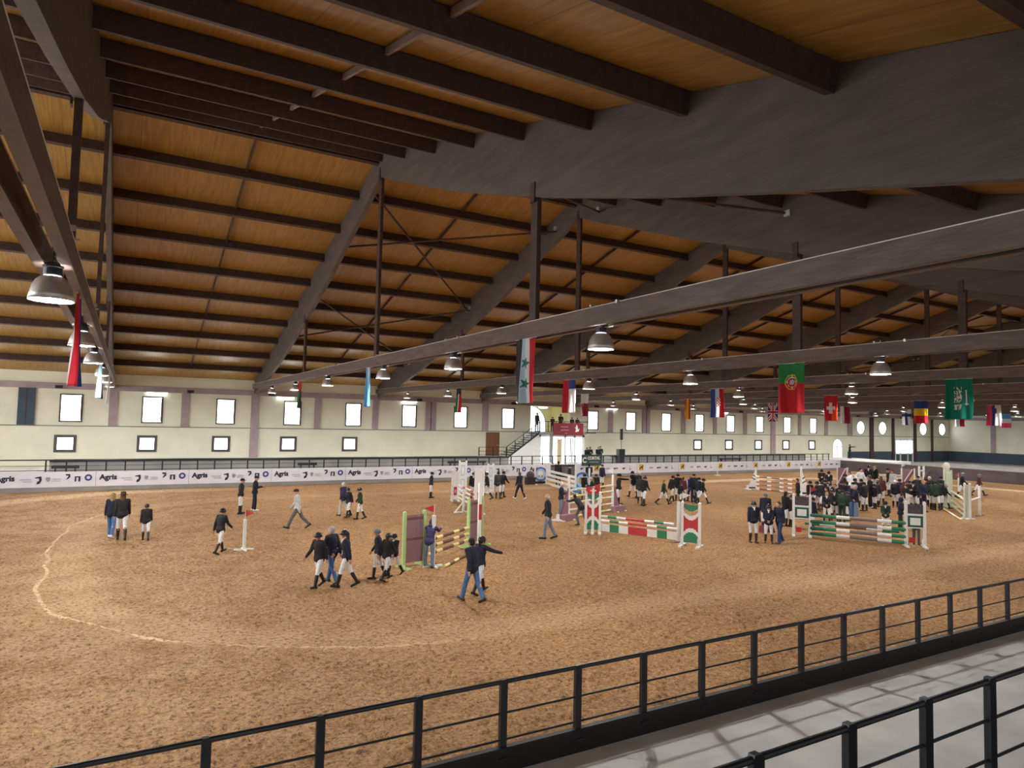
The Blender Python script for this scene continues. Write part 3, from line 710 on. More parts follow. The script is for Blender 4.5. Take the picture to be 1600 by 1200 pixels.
t_ = empty('ceiling_lamp', (36.4, 57.4, 6.1), 'oval lit lamp above the balcony recess', 'lamp')
MB().ell((0, 0, -.08), .55, .3, .08, mt=tube_m).build('diffuser', parent=t_, smooth=True); MB().box(-.5, .5, -.25, .25, -.02, .0, white_p).build('backplate', parent=t_)
# red banner
o = empty('balcony_banner', (36.35, 52.76, 3.38), 'dark red banner with a white emblem hanging on the balcony rail', 'banner')
redb = mat('dark red vinyl', (.22, .015, .03), rough=.5, noise=.1, scale=2)
cells(3.45, 1.15, 20, 6, lambda u, v: redb, .01, lambda u, v: (0, .02*math.sin(u*14))).build('vinyl_sheet', parent=o)
em = MB(); em.prism([(-.2, -.35), (.2, -.28), (.28, 0), (.1, -.08), (.05, .25), (-.08, .35), (-.12, .1), (-.28, .12), (-.1, -.05)], 1, -.01, 0, white_p); inst('emblem', em.mesh('emblem'), o, (.95, -.03, .65))
for bdy, sz, dx, dz in (('campionati', .2, -.5, .8), ('equitazione', .2, -.45, .5), ('arena', .14, -.3, .2)): inst('lettering', text_mesh(bdy, sz, mat('dull pink print', (.5, .25, .25))), o, (dx, -.03, dz))
# green sign
o = empty('sponsor_sign', (34.45, 46.5, .98), 'dark green sign with white lettering hung on the far railing', 'sign')
green_s = mat('dark green vinyl', (.015, .075, .075), rough=.5, noise=.2, scale=2)
MB().box(-1.02, 1.02, -.02, .02, 0, .93, green_s).build('sign_board', parent=o)
inst('lettering', text_mesh('CORTAL', .34, white_p), o, (.22, -.03, .62)); inst('small_print', text_mesh('arredi per il cavallo', .12, white_p, .003, False), o, (.25, -.03, .3)); inst('logo', text_mesh('C', .62, white_p), o, (-.76, -.03, .45))
# loudspeaker on pole
o = empty('loudspeaker', (39.6, 49.0, .8), 'black loudspeaker box with tall pole behind the far railing', 'loudspeaker')
MB().box(-.35, .35, -.2, .2, .8, 1.45, steel_black).box(-.28, .28, -.2, .2, .0, .8, steel_black).build('cabinet', parent=o); MB().tube((.05, 0, 1.45), (.05, 0, 3.2), .025, mt=steel_black).build('pole', parent=o); MB().box(-.06, .16, -.08, .08, 2.3, 3.3, steel_black).build('column_speaker', parent=o)
# tube lights and small boxes on the band
for i, x in enumerate((1.9, 11.0, 21.5, 43.9, 60.2)):
    o = empty('tube_light', (x, YF-.2, 6.1), 'lit fluorescent tube on the mauve band, %s from the left' % ORD[i], 'lamp', 'tube lights on the far wall band')
    MB().box(-.7, .7, -.06, .08, .02, .09, white_p).build('fitting', parent=o); MB().tube((-.66, -.02, -.02), (.66, -.02, -.02), .035, mt=tube_m).build('tube', parent=o)
for i, x in enumerate((-4.1, 4.1, 9.9, 22.4, 32.0, 41.8, 52.9, 63.0, 85.5, 95.5)):
    m2 = MB(); m2.box(-.22, .22, -.2, 0, -.12, .08, steel_black); m2.box(-.03, .03, 0, .12, -.03, .03, steel_black); o = m2.build('wall_box'); o.location = (x, YF-.22, 6.3)
    tag(o, 'small black loudspeaker box fixed to the mauve band, %s from the left' % ORD[i], 'loudspeaker', 'small boxes on the wall band')

# ------------------------------------------------------------------ flags under the tie beams
def cl(name, col, tr=.35): return mat('cloth '+name, col, rough=.8, noise=.05, scale=6, trans=tr)
red = cl('red', (.62, .02, .04)); white = cl('white', (.85, .86, .9)); black = cl('black', (.02, .02, .025), .1); sky = cl('sky blue', (.16, .48, .82)); pale = cl('pale blue', (.5, .75, .88)); green = cl('green', (.03, .30, .09)); green2 = cl('deep green', (.0, .26, .17))
yellow = cl('yellow', (.85, .62, .05)); blue = cl('blue', (.04, .10, .42)); navy = cl('navy', (.03, .05, .2)); orange = cl('backlit red', (.85, .12, .03)); pink = cl('pink', (.8, .12, .25)); maroon = cl('maroon', (.35, .02, .08)); teal = cl('dark green star', (.02, .16, .12), .1)
def star(u, v, cu_, cv, r, m_):
    dx, dy = (u-cu_)*1.0, (v-cv)*1.6; R_ = math.hypot(dx, dy)
    if R_ > r: return False
    a = (math.atan2(dy, dx)) % (2*math.pi/5); a = min(a, 2*math.pi/5-a); return R_ < r*(.42+.58*(1-a/(math.pi/5))**1.6)
def f_syr(u, v):
    if .38 < u < .66 and (star(u, v, .5, .62, .16, 0) or star(u, v, .5, .3, .16, 0)): return teal
    return black if u < .34 else (pale if u < .5 else white) if u < .66 else red
def f_arg(u, v): return sky if u < .36 or u > .62 else (white if .44 < u < .56 else pale)
def f_uae(u, v): return red if v > .62 else (green if u < .45 else white if u < .72 else black)
def f_por(u, v):
    dx, dy = (u-.5), (v-.62)*1.65; r = math.hypot(dx, dy)
    if r < .09: return blue if (int(u*40)+int(v*60)) % 3 == 0 else white
    if r < .15: return red
    if r < .17: return white
    if .17 < r < .255 and (r > .225 or abs(dx) < .02 or abs(dy) < .025 or abs(dx-dy) < .02): return yellow
    return green if v > .6 else red
def f_chi(u, v): return red if u < .42 else (blue if v > .72 else white)
def f_kuw(u, v): return black if v > .78-.2*abs(u-.5) else (green if u < .34 else white if u < .67 else red)
def f_sau(u, v):
    if .30 < u < .62 and .24 < v < .80:
        k_ = math.sin(int(u*22)*12.9898+int(v*34)*78.233)*43758.5; return white if (k_-math.floor(k_)) > .42 else green2
    if .76 < u < .80 and .34 < v < .72: return white
    if .72 < u < .84 and .36 < v < .39: return white
    return green2
def f_cro(u, v):
    if .3 < u < .72 and .38 < v < .68: return red if (int(u*14)+int(v*22)) % 2 else white
    return blue if u < .34 else pale if (u < .66 and v > .68) else white if u < .66 else red
def f_qat(u, v): return white if v > .55+.1*abs(((u*6) % 1)-.5) else maroon
def f_swi(u, v):
    if (.42 < u < .58 and .28 < v < .72) or (.22 < u < .78 and .44 < v < .56): return white
    return red if v > .5 or u < .5 else orange  # orange quarter paints the window backlight into the cloth
def f_spa(u, v): return yellow if .28 < u < .72 else red
def f_rom(u, v): return blue if v > .66 else yellow if v > .33 else red
def f_uk(u, v):
    if abs(u-.5) < .09 or abs(v-.5) < .06: return red
    if abs(u-.5) < .16 or abs(v-.5) < .1: return white
    d_ = min(abs(u-v), abs(u-(1-v)))
    return red if d_ < .04 else white if d_ < .12 else navy
def f_slo(u, v):
    if .5 < u < .72 and .6 < v < .85: return blue
    return pink if u < .36 else blue if u < .62 else white
def f_lat(u, v): return white if u < .42 else maroon
def f_fin(u, v): return blue if abs(v-.62) < .1 or abs(u-.5) < .12 else white
def f_mal(u, v): return white if u < .5 else red
def f_lux(u, v): return sky if v > .66 else white if v > .33 else pink
def f_rwb(u, v): return red if u > .55 else white if u > .38 else blue
def f_bwn(u, v): return pale if u > .5 else white if u > .3 else navy
def f_wht(u, v): return white if u > .4 else pale
FL = [(0, 0, f_rwb, 'red, white and blue flag seen almost edge-on beside the nearest lamp'), (0, 1, f_bwn, 'pale blue, white and navy flag seen edge-on under the leftmost truss'), (0, 2, f_wht, 'white flag seen edge-on, farthest under the leftmost truss'),
      (1, 0, f_syr, 'black, pale and red vertical striped flag with two stars'), (1, 1, f_arg, 'light blue and white hanging flag'), (1, 2, f_uae, 'small red, green and black flag nearest the far wall at left'),
      (2, 0, f_por, 'large green over red flag with a round crest'), (2, 1, f_chi, 'red and white flag with a blue corner behind a lamp'), (2, 2, f_kuw, 'narrow green, white and red flag with black top'),
      (3, 0, f_sau, 'green flag with white script and a sword'), (3, 1, f_cro, 'blue, white and red flag with checkered shield'), (3, 2, f_qat, 'white flag with serrated maroon lower half'),
      (4, 1, f_swi, 'red flag with a white cross'), (4, 2, f_spa, 'red and yellow vertical striped flag'), (5, 1, f_rom, 'blue, yellow and red banded flag'), (5, 2, f_uk, 'blue flag with red and white crossed stripes'),
      (6, 1, f_slo, 'pink, blue and white flag near the right edge'), (6, 2, f_lat, 'white and dark red narrow flag right of the white cross flag'), (7, 2, f_fin, 'white flag with a blue cross'), (8, 2, f_mal, 'half white half red flag behind the green script flag'), (9, 2, f_lux, 'small blue, white and pink striped flag at the far right')]
for n_, hk, fn, lb in FL:
    o = empty('hanging_flag', (TX(n_)+(-.17 if n_ else .17), HANG[hk]+(.4 if hk == 1 else .1 if n_ else 0), 5.062), lb, 'flag', None, -math.pi/2)
    ph = n_*1.7+hk; fine = fn in (f_sau, f_por, f_cro, f_syr, f_uk)
    wv = .62 if fn in (f_arg, f_kuw, f_uae, f_spa) else .97
    mb = cells(1.0*wv, 1.6, 40 if fine else 20, 64 if fine else 32, fn, .004, lambda u, v: (.03*math.sin(v*5+ph)*(1-v), (.07*math.sin(u*9.4+ph)+.03*math.sin(u*21+ph*2+v*3))*(1.15-v*.95)))
    ob = mb.build('cloth', parent=o, smooth=True)
    MB().tube((-.5*wv-.03, 0, 1.6), (.5*wv+.03, 0, 1.6), .012, n=6, mt=white_p).build('flag_rod', parent=o)

# ------------------------------------------------------------------ show jumps
lime = C('lime green paint', (.42, .62, .25), rough=.5); brownp = C('brown paint', (.16, .07, .05), rough=.6, noise=.2); redp = C('red paint', (.50, .03, .035), rough=.5); greenp = C('green paint', (.02, .20, .10), rough=.5); dgreen = C('dark green paint', (.01, .10, .075), rough=.5)
yel_p = C('pale yellow paint', (.72, .62, .25), rough=.5); mauve_p = C('mauve paint', (.28, .15, .18), rough=.6); blue_p = C('blue paint', (.05, .16, .45), rough=.5); pblue = C('pale blue paint', (.45, .58, .75), rough=.5); blackp = C('black paint', (.015, .015, .02), rough=.5)
foliage = mat('dark grey brush panel', (.08, .06, .075), rough=.9, noise=.6, scale=14, bump=.5, bscale=30); greyp = C('grey brown paint', (.22, .17, .15), rough=.6); plim = C('pale lime white paint', (.62, .68, .52), rough=.5); plum = C('plum paint', (.20, .05, .11), rough=.5); terra = C('terracotta paint', (.45, .16, .07), rough=.5); ochre = C('ochre paint', (.60, .38, .08), rough=.6)
def p_planks(u, v):
    if abs(v-.9) < .035 or abs(v-.5) < .035: return brownp
    return None if ((u*5) % 1) < .12 or v < .05 or v > .97 else mauve_p
def p_arcs(u, v):
    c = 4*(u-.5)**2
    if v > .97: return None
    if v > .82+.10*c: return greenp
    if v > .70+.12*c: return None
    if v > .60+.12*c: return white_p
    if v > .41-.12*c: return redp
    if v > .31-.12*c: return white_p
    return greenp if v > .04 else None
def p_box(u, v):
    if v > .74: return foliage if v < .98 else None
    if v > .71 or .39 < v < .42: return white_p
    if v > .42: return white_p if (.16 < u < .84 and .47 < v < .66) else dgreen
    if .05 < v < .17 and .1 < u < .45: return redp
    return None
def p_sailL(u, v):
    if u < v*.96: return None
    if .10 < v < .16: return white_p if u > .15 else blackp
    if v < .1: return blackp if .15 < u < .9 and v > .03 else white_p
    for q in (.46, .62):
        if abs(v+.25*u-.25-q+.05) < .025: return blackp
    return white_p
def p_sailR(u, v): return p_sailL(1-u, v)
def p_red(u, v): return redp if .14 < v < .46 and .15 < u < .85 and not (.4 < u < .6 and .26 < v < .36) else white_p
def p_blue(u, v): return pblue if (.12 < u < .88 and (.1 < v < .46 or .54 < v < .9)) and not (.3 < u < .7 and (.16 < v < .40 or .6 < v < .84)) else white_p
def p_triL(u, v): return None if u < v else (mauve_p if u-v > .12 else plum)
def p_triR(u, v): return p_triL(1-u, v)
def p_ring(u, v):
    d = math.hypot((u-.5)*.9, (v-.5)*1.6)
    if .28 < d < .46: return pblue
    if .46 <= d < .6: return blue_p
    return blackp if v < .12 else (white_p if abs(u-.5) < .05 and d < .28 else None)
def p_diag(u, v):
    if v < .02: return None
    d = v-u*.9
    return mauve_p if d > .25 else white_p if d > .15 else plum if d > -.1 else ochre
def p_slat(u, v): return plim if (u*6) % 1 > .28 or abs(v-.5) < .03 or v > .93 else None
def wing(P0, P1, h, func, post_m, label, hw=None, mid=False, panel=(.05, .97), foot=True, nx=24, nz=40, group=None):
    P0 = Vector((P0[0], P0[1], 0)); P1 = Vector((P1[0], P1[1], 0)); W = (P1-P0).length; a = math.atan2(P1.y-P0.y, P1.x-P0.x); c = (P0+P1)/2
    o = empty('jump_wing', c, label, 'jump wing', group, a)
    for s_ in (-1, 1, *((0,) if mid else ())):
        m2 = MB(); x = s_*W/2; hh = h if not isinstance(h, tuple) else (h[0] if s_ < 0 else h[1])
        m2.box(x-.05, x+.05, -.045, .045, .05, hh, post_m); m2.add([(x-.05, -.045, hh), (x+.05, -.045, hh), (x+.05, .045, hh), (x-.05, .045, hh), (x, 0, hh+.05)], [(0,1,4), (1,2,4), (2,3,4), (3,0,4)], post_m)
        m2.build('post', parent=o)
        if foot:
            m2 = MB(); m2.prism([(-.38, 0), (.38, 0), (.38, .05), (.09, .13), (.09, .30), (.05, .34), (-.05, .34), (-.09, .30), (-.09, .13), (-.38, .05)], 0, x-.065, x-.05, post_m); m2.box(x-.05, x+.05, -.38, .38, 0, .06, post_m); m2.build('foot', parent=o)
    hh = min(h) if isinstance(h, tuple) else h
    if func:
        pm_ = cells(W-.10, hh*(panel[1]-panel[0]), nx, nz, func, .035); ob = pm_.build('panel', parent=o); ob.location = (0, 0, hh*panel[0])
    return o
def pole(A, B, za, zb_, bands, label, r=.05, group=None, over=.05):
    A = Vector((A[0], A[1], za)); B = Vector((B[0], B[1], zb_)); d = (B-A).normalized(); n_ = len(bands); m2 = MB()
    for i, m_ in enumerate(bands): m2.tube(A+(B-A)*(i/n_), A+(B-A)*((i+1)/n_), r, n=12, mt=m_, caps=(i in (0, n_-1)))
    return tag(m2.build('jump_pole'), label, 'jump pole', group)
def plank(A, B, z0, z1, bands, label, group=None):
    A = Vector((A[0], A[1], 0)); B = Vector((B[0], B[1], 0)); n_ = len(bands); m2 = MB()
    for i, m_ in enumerate(bands):
        a = A+(B-A)*(i/n_)+Vector((0, 0, (z0+z1)/2)); b = A+(B-A)*((i+1)/n_)+Vector((0, 0, (z0+z1)/2)); m2.beam(a, b, .03, z1-z0, m_)
    return tag(m2.build('jump_plank'), label, 'jump plank', group)
LV = ['lowest', 'second lowest', 'middle', 'second highest', 'top', 'uppermost']
def poles(A, B, zs, bands, desc, r=.05, group=None, off=(0, 0)):
    nn = len(zs)
    names = {1: ['single'], 2: ['lower', 'upper'], 3: ['lowest', 'middle', 'top'], 4: ['lowest', 'second lowest', 'third lowest', 'top'], 5: ['lowest', 'second lowest', 'middle', 'second highest', 'top']}[nn]
    for z, nm in zip(zs, names):
        z = z if isinstance(z, tuple) else (z, z)
        bb = bands if nn != 0 else bands
        pole(A, B, z[0], z[1], bb, '%s %s' % (nm, desc), r, group)
def pt(x, y): p = ground(x, y); return (p.x, p.y)
def pennant(P, z, m_, label, s=1):
    o = empty('pennant', (P[0], P[1], z), label, 'flag')
    MB().tube((0, 0, 0), (0, 0, .34), .008, n=6, mt=white_p).build('stick', parent=o)
    a = MB(); v = Vector((CR.x, CR.y, 0)).normalized()*s
    a.add([(0, 0, .32), (v.x*.3, v.y*.3, .22), (0, 0, .08), (.004, .01, .32), (v.x*.3, v.y*.3+.01, .22), (.004, .01, .08)], [(0,1,2), (3,5,4), (0,3,4,1), (1,4,5,2), (0,2,5,3)], m_)
    a.build('cloth', parent=o)
# A: white marker post
def marker(P, h, label, m_=white_p, r=.055):
    o = empty('marker_post', (P[0], P[1], 0), label, 'marker post')
    MB().tube((0, 0, .04), (0, 0, h), r, n=14, mt=m_).build('post', parent=o)
    m2 = MB(); m2.box(-.32, .32, -.05, .05, 0, .06, m_); m2.box(-.05, .05, -.32, .32, .0, .055, m_); m2.build('foot', parent=o)
P = pt(381, 860); marker(P, 1.05, 'white round marker post standing alone on the sand at left'); pennant(P, 1.05, redp, 'small red pennant on the lone white marker post at left')
P = pt(676, 886); marker(P, 1.60, 'white marker post that the hooded person leans on', r=.065); pennant(P, 1.60, redp, 'small red pennant above the hooded person', s=-1)
# B: lime and brown fence
B0, B1 = pt(630, 889), pt(661, 884); B2, B3 = pt(731, 857), pt(752, 850)
wing(B0, B1, 1.72, p_planks, lime, 'lime green wing with brown planks beside the hooded person')
wing(B2, B3, 1.78, p_planks, lime, 'lime green wing with brown planks at the far end of the yellow pole fence')
yb = [yel_p, brownp, yel_p, brownp, brownp, yel_p, brownp, yel_p]
poles(B1, B2, [.30, .52, .74], yb, 'yellow and brown striped pole of the lime green fence', r=.06, group='poles of the lime green fence')
V_ = Vector((B2[0]-B1[0], B2[1]-B1[1])).normalized(); nrm = Vector((V_.y, -V_.x))*.75
q0 = (B1[0]+nrm.x, B1[1]+nrm.y); q1 = (B2[0]+nrm.x*.55, B2[1]+nrm.y*.55)
pole(q0, q1, .05, .05, yb, 'yellow and brown ground pole lying before the lime green fence')
o = empty('jump_stand', (*pt(748, 858), 0), 'tall white jump stand with a red block right of the lime green fence', 'jump stand')
MB().box(-.055, .055, -.05, .05, 0, 2.35, white_p).build('post', parent=o); MB().box(-.35, .35, -.05, .05, 0, .06, white_p).build('foot', parent=o); MB().box(-.06, .06, -.056, -.05, 1.05, 1.6, redp).build('block', parent=o)
# C: white and red fences behind
c0, c1 = pt(706, 783), pt(711, 784); 
wing(c0, (c0[0]+.34, c0[1]-.12), 1.74, p_red, white_p, 'white wing with a red block at the back of the white and red fence')
c2 = pt(742, 803); wing(c2, (c2[0]+.38, c2[1]-.1), 2.3, p_red, white_p, 'tall white wing with a red block at the front of the white and red fence')
wr = [white_p, white_p, redp, white_p, white_p, redp, white_p, white_p]
poles((c0[0]+.3, c0[1]-.2), (c2[0]+.3, c2[1]+.1), [.22, .45, .68, .91], wr, 'white pole with red bands of the white and red fence', group='poles of the white and red fence')
o = empty('jump_stand', (*pt(724, 801), 0), 'low white trestle stand in the middle of the white and red fence', 'jump stand')
MB().box(-.05, .05, -.05, .05, 0, 1.05, white_p).build('post', parent=o); m2 = MB(); m2.beam((-.45, 0, .05), (0, 0, .55), .06, .06, white_p); m2.box(-.5, .3, -.05, .05, 0, .06, white_p); m2.build('foot', parent=o)
c4 = pt(717, 772); c5 = pt(762, 771)
wing(c4, (c4[0]+.42, c4[1]-.1), 2.05, p_blue, white_p, 'white wing with pale blue frames behind the white and red fence')
wing(c5, (c5[0]+.42, c5[1]+.1), 1.85, p_blue, white_p, 'white wing with pale blue frames at the right end of the black and white fence')
poles((c4[0]+.8, c4[1]), c5, [.5, .78, 1.06, 1.34], [white_p, blackp, white_p, blackp, white_p, blackp, white_p], 'white and black pole behind the white and red fence', group='poles of the black and white fence')
# D: blue ring fence at the gate
d0, d1 = pt(847, 758), pt(853, 757); d2 = pt(899, 771)
wing((d1[0]-.9, d1[1]+.1), d1, 1.5, p_ring, white_p, 'pale blue ring shaped wing at the left end of the white plank fence')
wing(d2, (d2[0]+.95, d2[1]-.2), (2.0, 1.6), p_ring, white_p, 'blue ring shaped wing with tall white post near the barrier gate')
for k_, z in enumerate((.08, .42, .72, 1.02)):
    plank(d1, d2, z-.06, z+.10, [white_p]*3, '%s white plank of the fence before the barrier gate' % ['lowest', 'second lowest', 'second highest', 'top'][k_], 'planks of the white gate fence')
MB_ = MB(); MB_.box(-.35, .35, -.2, .2, 0, .55, blackp); MB_.ell((0, 0, .7), .32, .25, .3, mt=foliage); o = MB_.build('planter'); o.location = (d1[0]-1.3, d1[1]+.1, 0); tag(o, 'dark planter with a shrub beside the pale blue ring wing', 'planter')
m2 = MB(); m2.ell((0, 0, .22), .55, .3, .22, mt=C('light blue plastic', (.12, .35, .65))); o = m2.build('water_tray'); o.location = (*pt(905, 771), 0); tag(o, 'light blue plastic tray lying on the sand by the blue ring wing', 'tray')
# E: mauve triangle fence
e0 = pt(888, 812); e1 = pt(957, 800); ed = Vector((e1[0]-e0[0], e1[1]-e0[1])).normalized()
wing((e0[0]-ed.x*.8, e0[1]-ed.y*.8), e0, (.3, 2.0), None, white_p, 'mauve triangular wing with white post left of the green and red fence')
wing(e1, (e1[0]+ed.x*.8, e1[1]+ed.y*.8), (1.9, .3), None, white_p, 'mauve triangular wing with tall white post right of the green and red wing')
for P_, s_, nm in ((e0, -1, 'left'), (e1, 1, 'right')):
    par = [q for q in COL.objects if q.name.startswith('jump_wing') and q.parent is None][-2 if s_ < 0 else -1]
    ob = cells(.75, 1.45, 20, 30, p_triL if s_ < 0 else p_triR, .035).build('panel', parent=par); ob.location = (0, 0, .1)
    ob = cells(1.0, .3, 8, 4, lambda u, v: mauve_p, .3).build('block', parent=par); ob.location = (-.1*s_, -.15, 0)
poles(e0, e1, [.12, .45, .78, 1.08, 1.38], [white_p, yel_p, white_p, white_p, yel_p, white_p], 'white and yellow pole of the mauve triangle fence', r=.045, group='poles of the mauve fence')
pennant(e1, 1.9, white_p, 'small white pennant on the mauve triangle fence', -1)
# F: green, red and white fence
f0, f1 = pt(915, 833), pt(937, 834); f2, f3 = pt(1066, 853), pt(1093, 856)
wing(f0, f1, 1.72, p_arcs, white_p, 'green, red and white arched wing at the left end of the green and red fence', mid=True)
wing(f2, f3, 1.66, p_arcs, white_p, 'green, red and white arched wing at the right end of the green and red fence')
o = empty('jump_stand', (*pt(1060, 848), 0), 'slim white and purple stand just left of the right arched wing', 'jump stand')
MB().box(-.05, .05, -.05, .05, 0, 1.6, white_p).build('post', parent=o); MB().box(.06, .1, -.05, .05, 0, 1.55, plum).build('side_strip', parent=o); MB().box(-.35, .35, -.05, .05, 0, .06, greyp).build('foot', parent=o)
gw = [white_p, greenp, white_p, redp, redp, white_p, greenp, white_p]
f1b = (f1[0]+.05, f1[1]); f2b = pt(1058, 849)
off = Vector((.25, .45))
poles((f1b[0]+off.x, f1b[1]+off.y), (f2b[0]+off.x, f2b[1]+off.y), [.66], gw, 'green, red and white rear pole of the green and red fence')
poles(f1b, f2b, [.55], gw, 'green, red and white front pole of the green and red fence')
plank(f1b, f2b, .12, .42, gw, 'wide green, white and red plank hanging in the green and red fence')
pennant(f1, 1.75, redp, 'red pennant with white marks on the left arched wing', -1); pennant(f2, 1.7, white_p, 'white pennant on the right arched wing', 1)
m2 = MB(); m2.box(-.3, .3, -.004, .004, 0, .3, redp); m2.box(-.04, .04, -.007, -.004, .05, .26, white_p); m2.box(-.12, .12, -.007, -.004, .13, .18, white_p); o = m2.build('number_board'); o.location = ((f0[0]+f1[0])/2, (f0[1]+f1[1])/2, 1.62); o.rotation_euler = (0, 0, -.52); tag(o, 'red board with white marks on top of the left arched wing', 'board')
# G: right front fence
g0, g1 = pt(1240, 837), pt(1266, 839); g2, g3 = pt(1416, 854), pt(1445, 856)
wing(g0, g1, 1.76, p_box, white_p, 'white wing with dark brush and board at left end of the right front fence')
wing(g2, g3, 1.76, p_box, white_p, 'white wing with dark brush and board at right end of the right front fence')
gb = [dgreen, greenp, white_p, greyp, greyp, white_p, greenp]
poles(g1, g2, [.16, .38, .66, .92], gb, 'green, white and grey pole of the right front fence', r=.07, group='poles of the right front fence')
poles((g1[0]+.2, g1[1]+.4), (g2[0]+.2, g2[1]+.4), [.5], [greenp, white_p, brownp, brownp, white_p, greenp], 'brown and white rear pole of the right front fence')
pennant(g1, 1.78, redp, 'red pennant on the left wing of the right front fence', 1); pennant(g2, 1.78, white_p, 'white pennant on the right wing of the right front fence', 1)
m2 = MB(); m2.prism([(-.3, 0), (.3, 0), (.18, .25), (-.25, .30)], 1, -.2, .2, C('dark red paint', (.14, .015, .02))); o = m2.build('jump_block'); o.location = (g1[0]-.75, g1[1]+1.6, 0); tag(o, 'dark red block on the sand behind the left wing of the right front fence', 'block')
# H: sail fence
h0, h1 = pt(1169, 765), pt(1181, 765); h2, h3 = pt(1252, 774), pt(1266, 774)
wing(h0, h1, (.3, 1.6), None, white_p, 'white sail shaped wing with black stripes at the left end of the striped fence')
par = [q for q in COL.objects if q.name.startswith('jump_wing') and q.parent is None][-1]; cells(.75, 1.5, 28, 44, p_sailL, .035).build('panel', parent=par).location = (0, 0, .05)
wing(h2, h3, (1.9, .3), None, white_p, 'white sail shaped wing with black stripes in front of the crowd')
par = [q for q in COL.objects if q.name.startswith('jump_wing') and q.parent is None][-1]; cells(.75, 1.75, 28, 44, p_sailR, .035).build('panel', parent=par).location = (0, 0, .05)
poles(h1, h2, [.12, .4, .68, .96], [white_p, terra, greyp, white_p, terra, greyp, white_p, terra, white_p, terra, white_p], 'white and terracotta pole of the sail fence', r=.055, group='poles of the sail fence')
# I: plum and ochre fence in the crowd
i0, i1 = pt(1309, 762), pt(1324, 764); i2, i3 = pt(1409, 764), pt(1429, 765)
wing(i0, i1, 1.6, p_diag, white_p, 'plum and ochre diagonal wing at the left of the crowd')
wing(i2, i3, 1.6, p_diag, white_p, 'plum and ochre diagonal wing at the right of the crowd')
poles(i1, i2, [.3, .55, .8, 1.05], [white_p, blackp, white_p, blackp, white_p, blackp, white_p], 'white and black pole of the plum and ochre fence', group='poles of the plum and ochre fence')
pennant(i2, 1.62, white_p, 'white pennant on the right plum and ochre wing', 1)
# J: lime white fence at right
j0, j1 = pt(1478, 791), pt(1487, 793); j2, j3 = pt(1508, 811), pt(1516, 812)
wing(j0, j1, 2.2, p_slat, plim, 'tall pale lime slatted wing right of the crowd')
wing(j2, j3, 1.85, p_slat, white_p, 'pale lime and white wing nearest the right edge')
o = empty('jump_stand', (*pt(1531, 806), 0), 'slim white jump stand nearest the right edge', 'jump stand'); MB().box(-.055, .055, -.055, .055, 0, 1.62, white_p).build('post', parent=o); MB().box(-.4, .4, -.05, .05, 0, .05, greyp).build('foot', parent=o)
poles(j1, j2, [.15, .42, .7, .98], [plim, plim, yel_p, plim, plim], 'pale lime pole of the slatted fence', group='poles of the slatted fence')
pole(pt(1514, 811), pt(1530, 806), .95, .98, [white_p]*2, 'short white pole between the two right hand stands')
jl = pt(1475, 797); pole(jl, pt(1503, 815), .06, .06, [yel_p, white_p, yel_p], 'pale ground pole lying before the slatted fence')
for sx_, (px_, py_) in ((0, (1440, 762)), (1, (1479, 760))):
    P = pt(px_, py_+6); o = empty('jump_stand', (*P, 0), ['white frame stand behind the crowd', 'white arched stand with round top behind the crowd'][sx_], 'jump stand')
    m2 = MB(); 
    for q in (-.3, .3): m2.box(q-.06, q+.06, -.05, .05, 0, 1.9, white_p)
    m2.box(-.3, .3, -.05, .05, 1.5, 1.6, white_p)
    if sx_: m2.ell((-.0, 0, 1.85), .5, .12, .32, mt=white_p)
    m2.build('frame', parent=o)
P = pt(1456, 775); o = empty('jump_wing', (*P, 0), 'dark round brush screen behind the crowd', 'jump wing'); m2 = MB(); m2.prism(arcpts(0, .9, .95, 0, math.pi, 16)+[(-.95, 0), (.95, 0)], 1, -.05, .05, foliage); m2.build('panel', parent=o)
# K: far right marker
P = pt(1498, 776); marker(P, 1.3, 'pale marker post at the far right behind the slatted fence', plim); pennant(P, 1.3, redp, 'red pennant on the far right marker post', -1)
P = pt(1121, 743); marker(P, .85, 'thin white marker post in front of the far banners', white_p, .03)

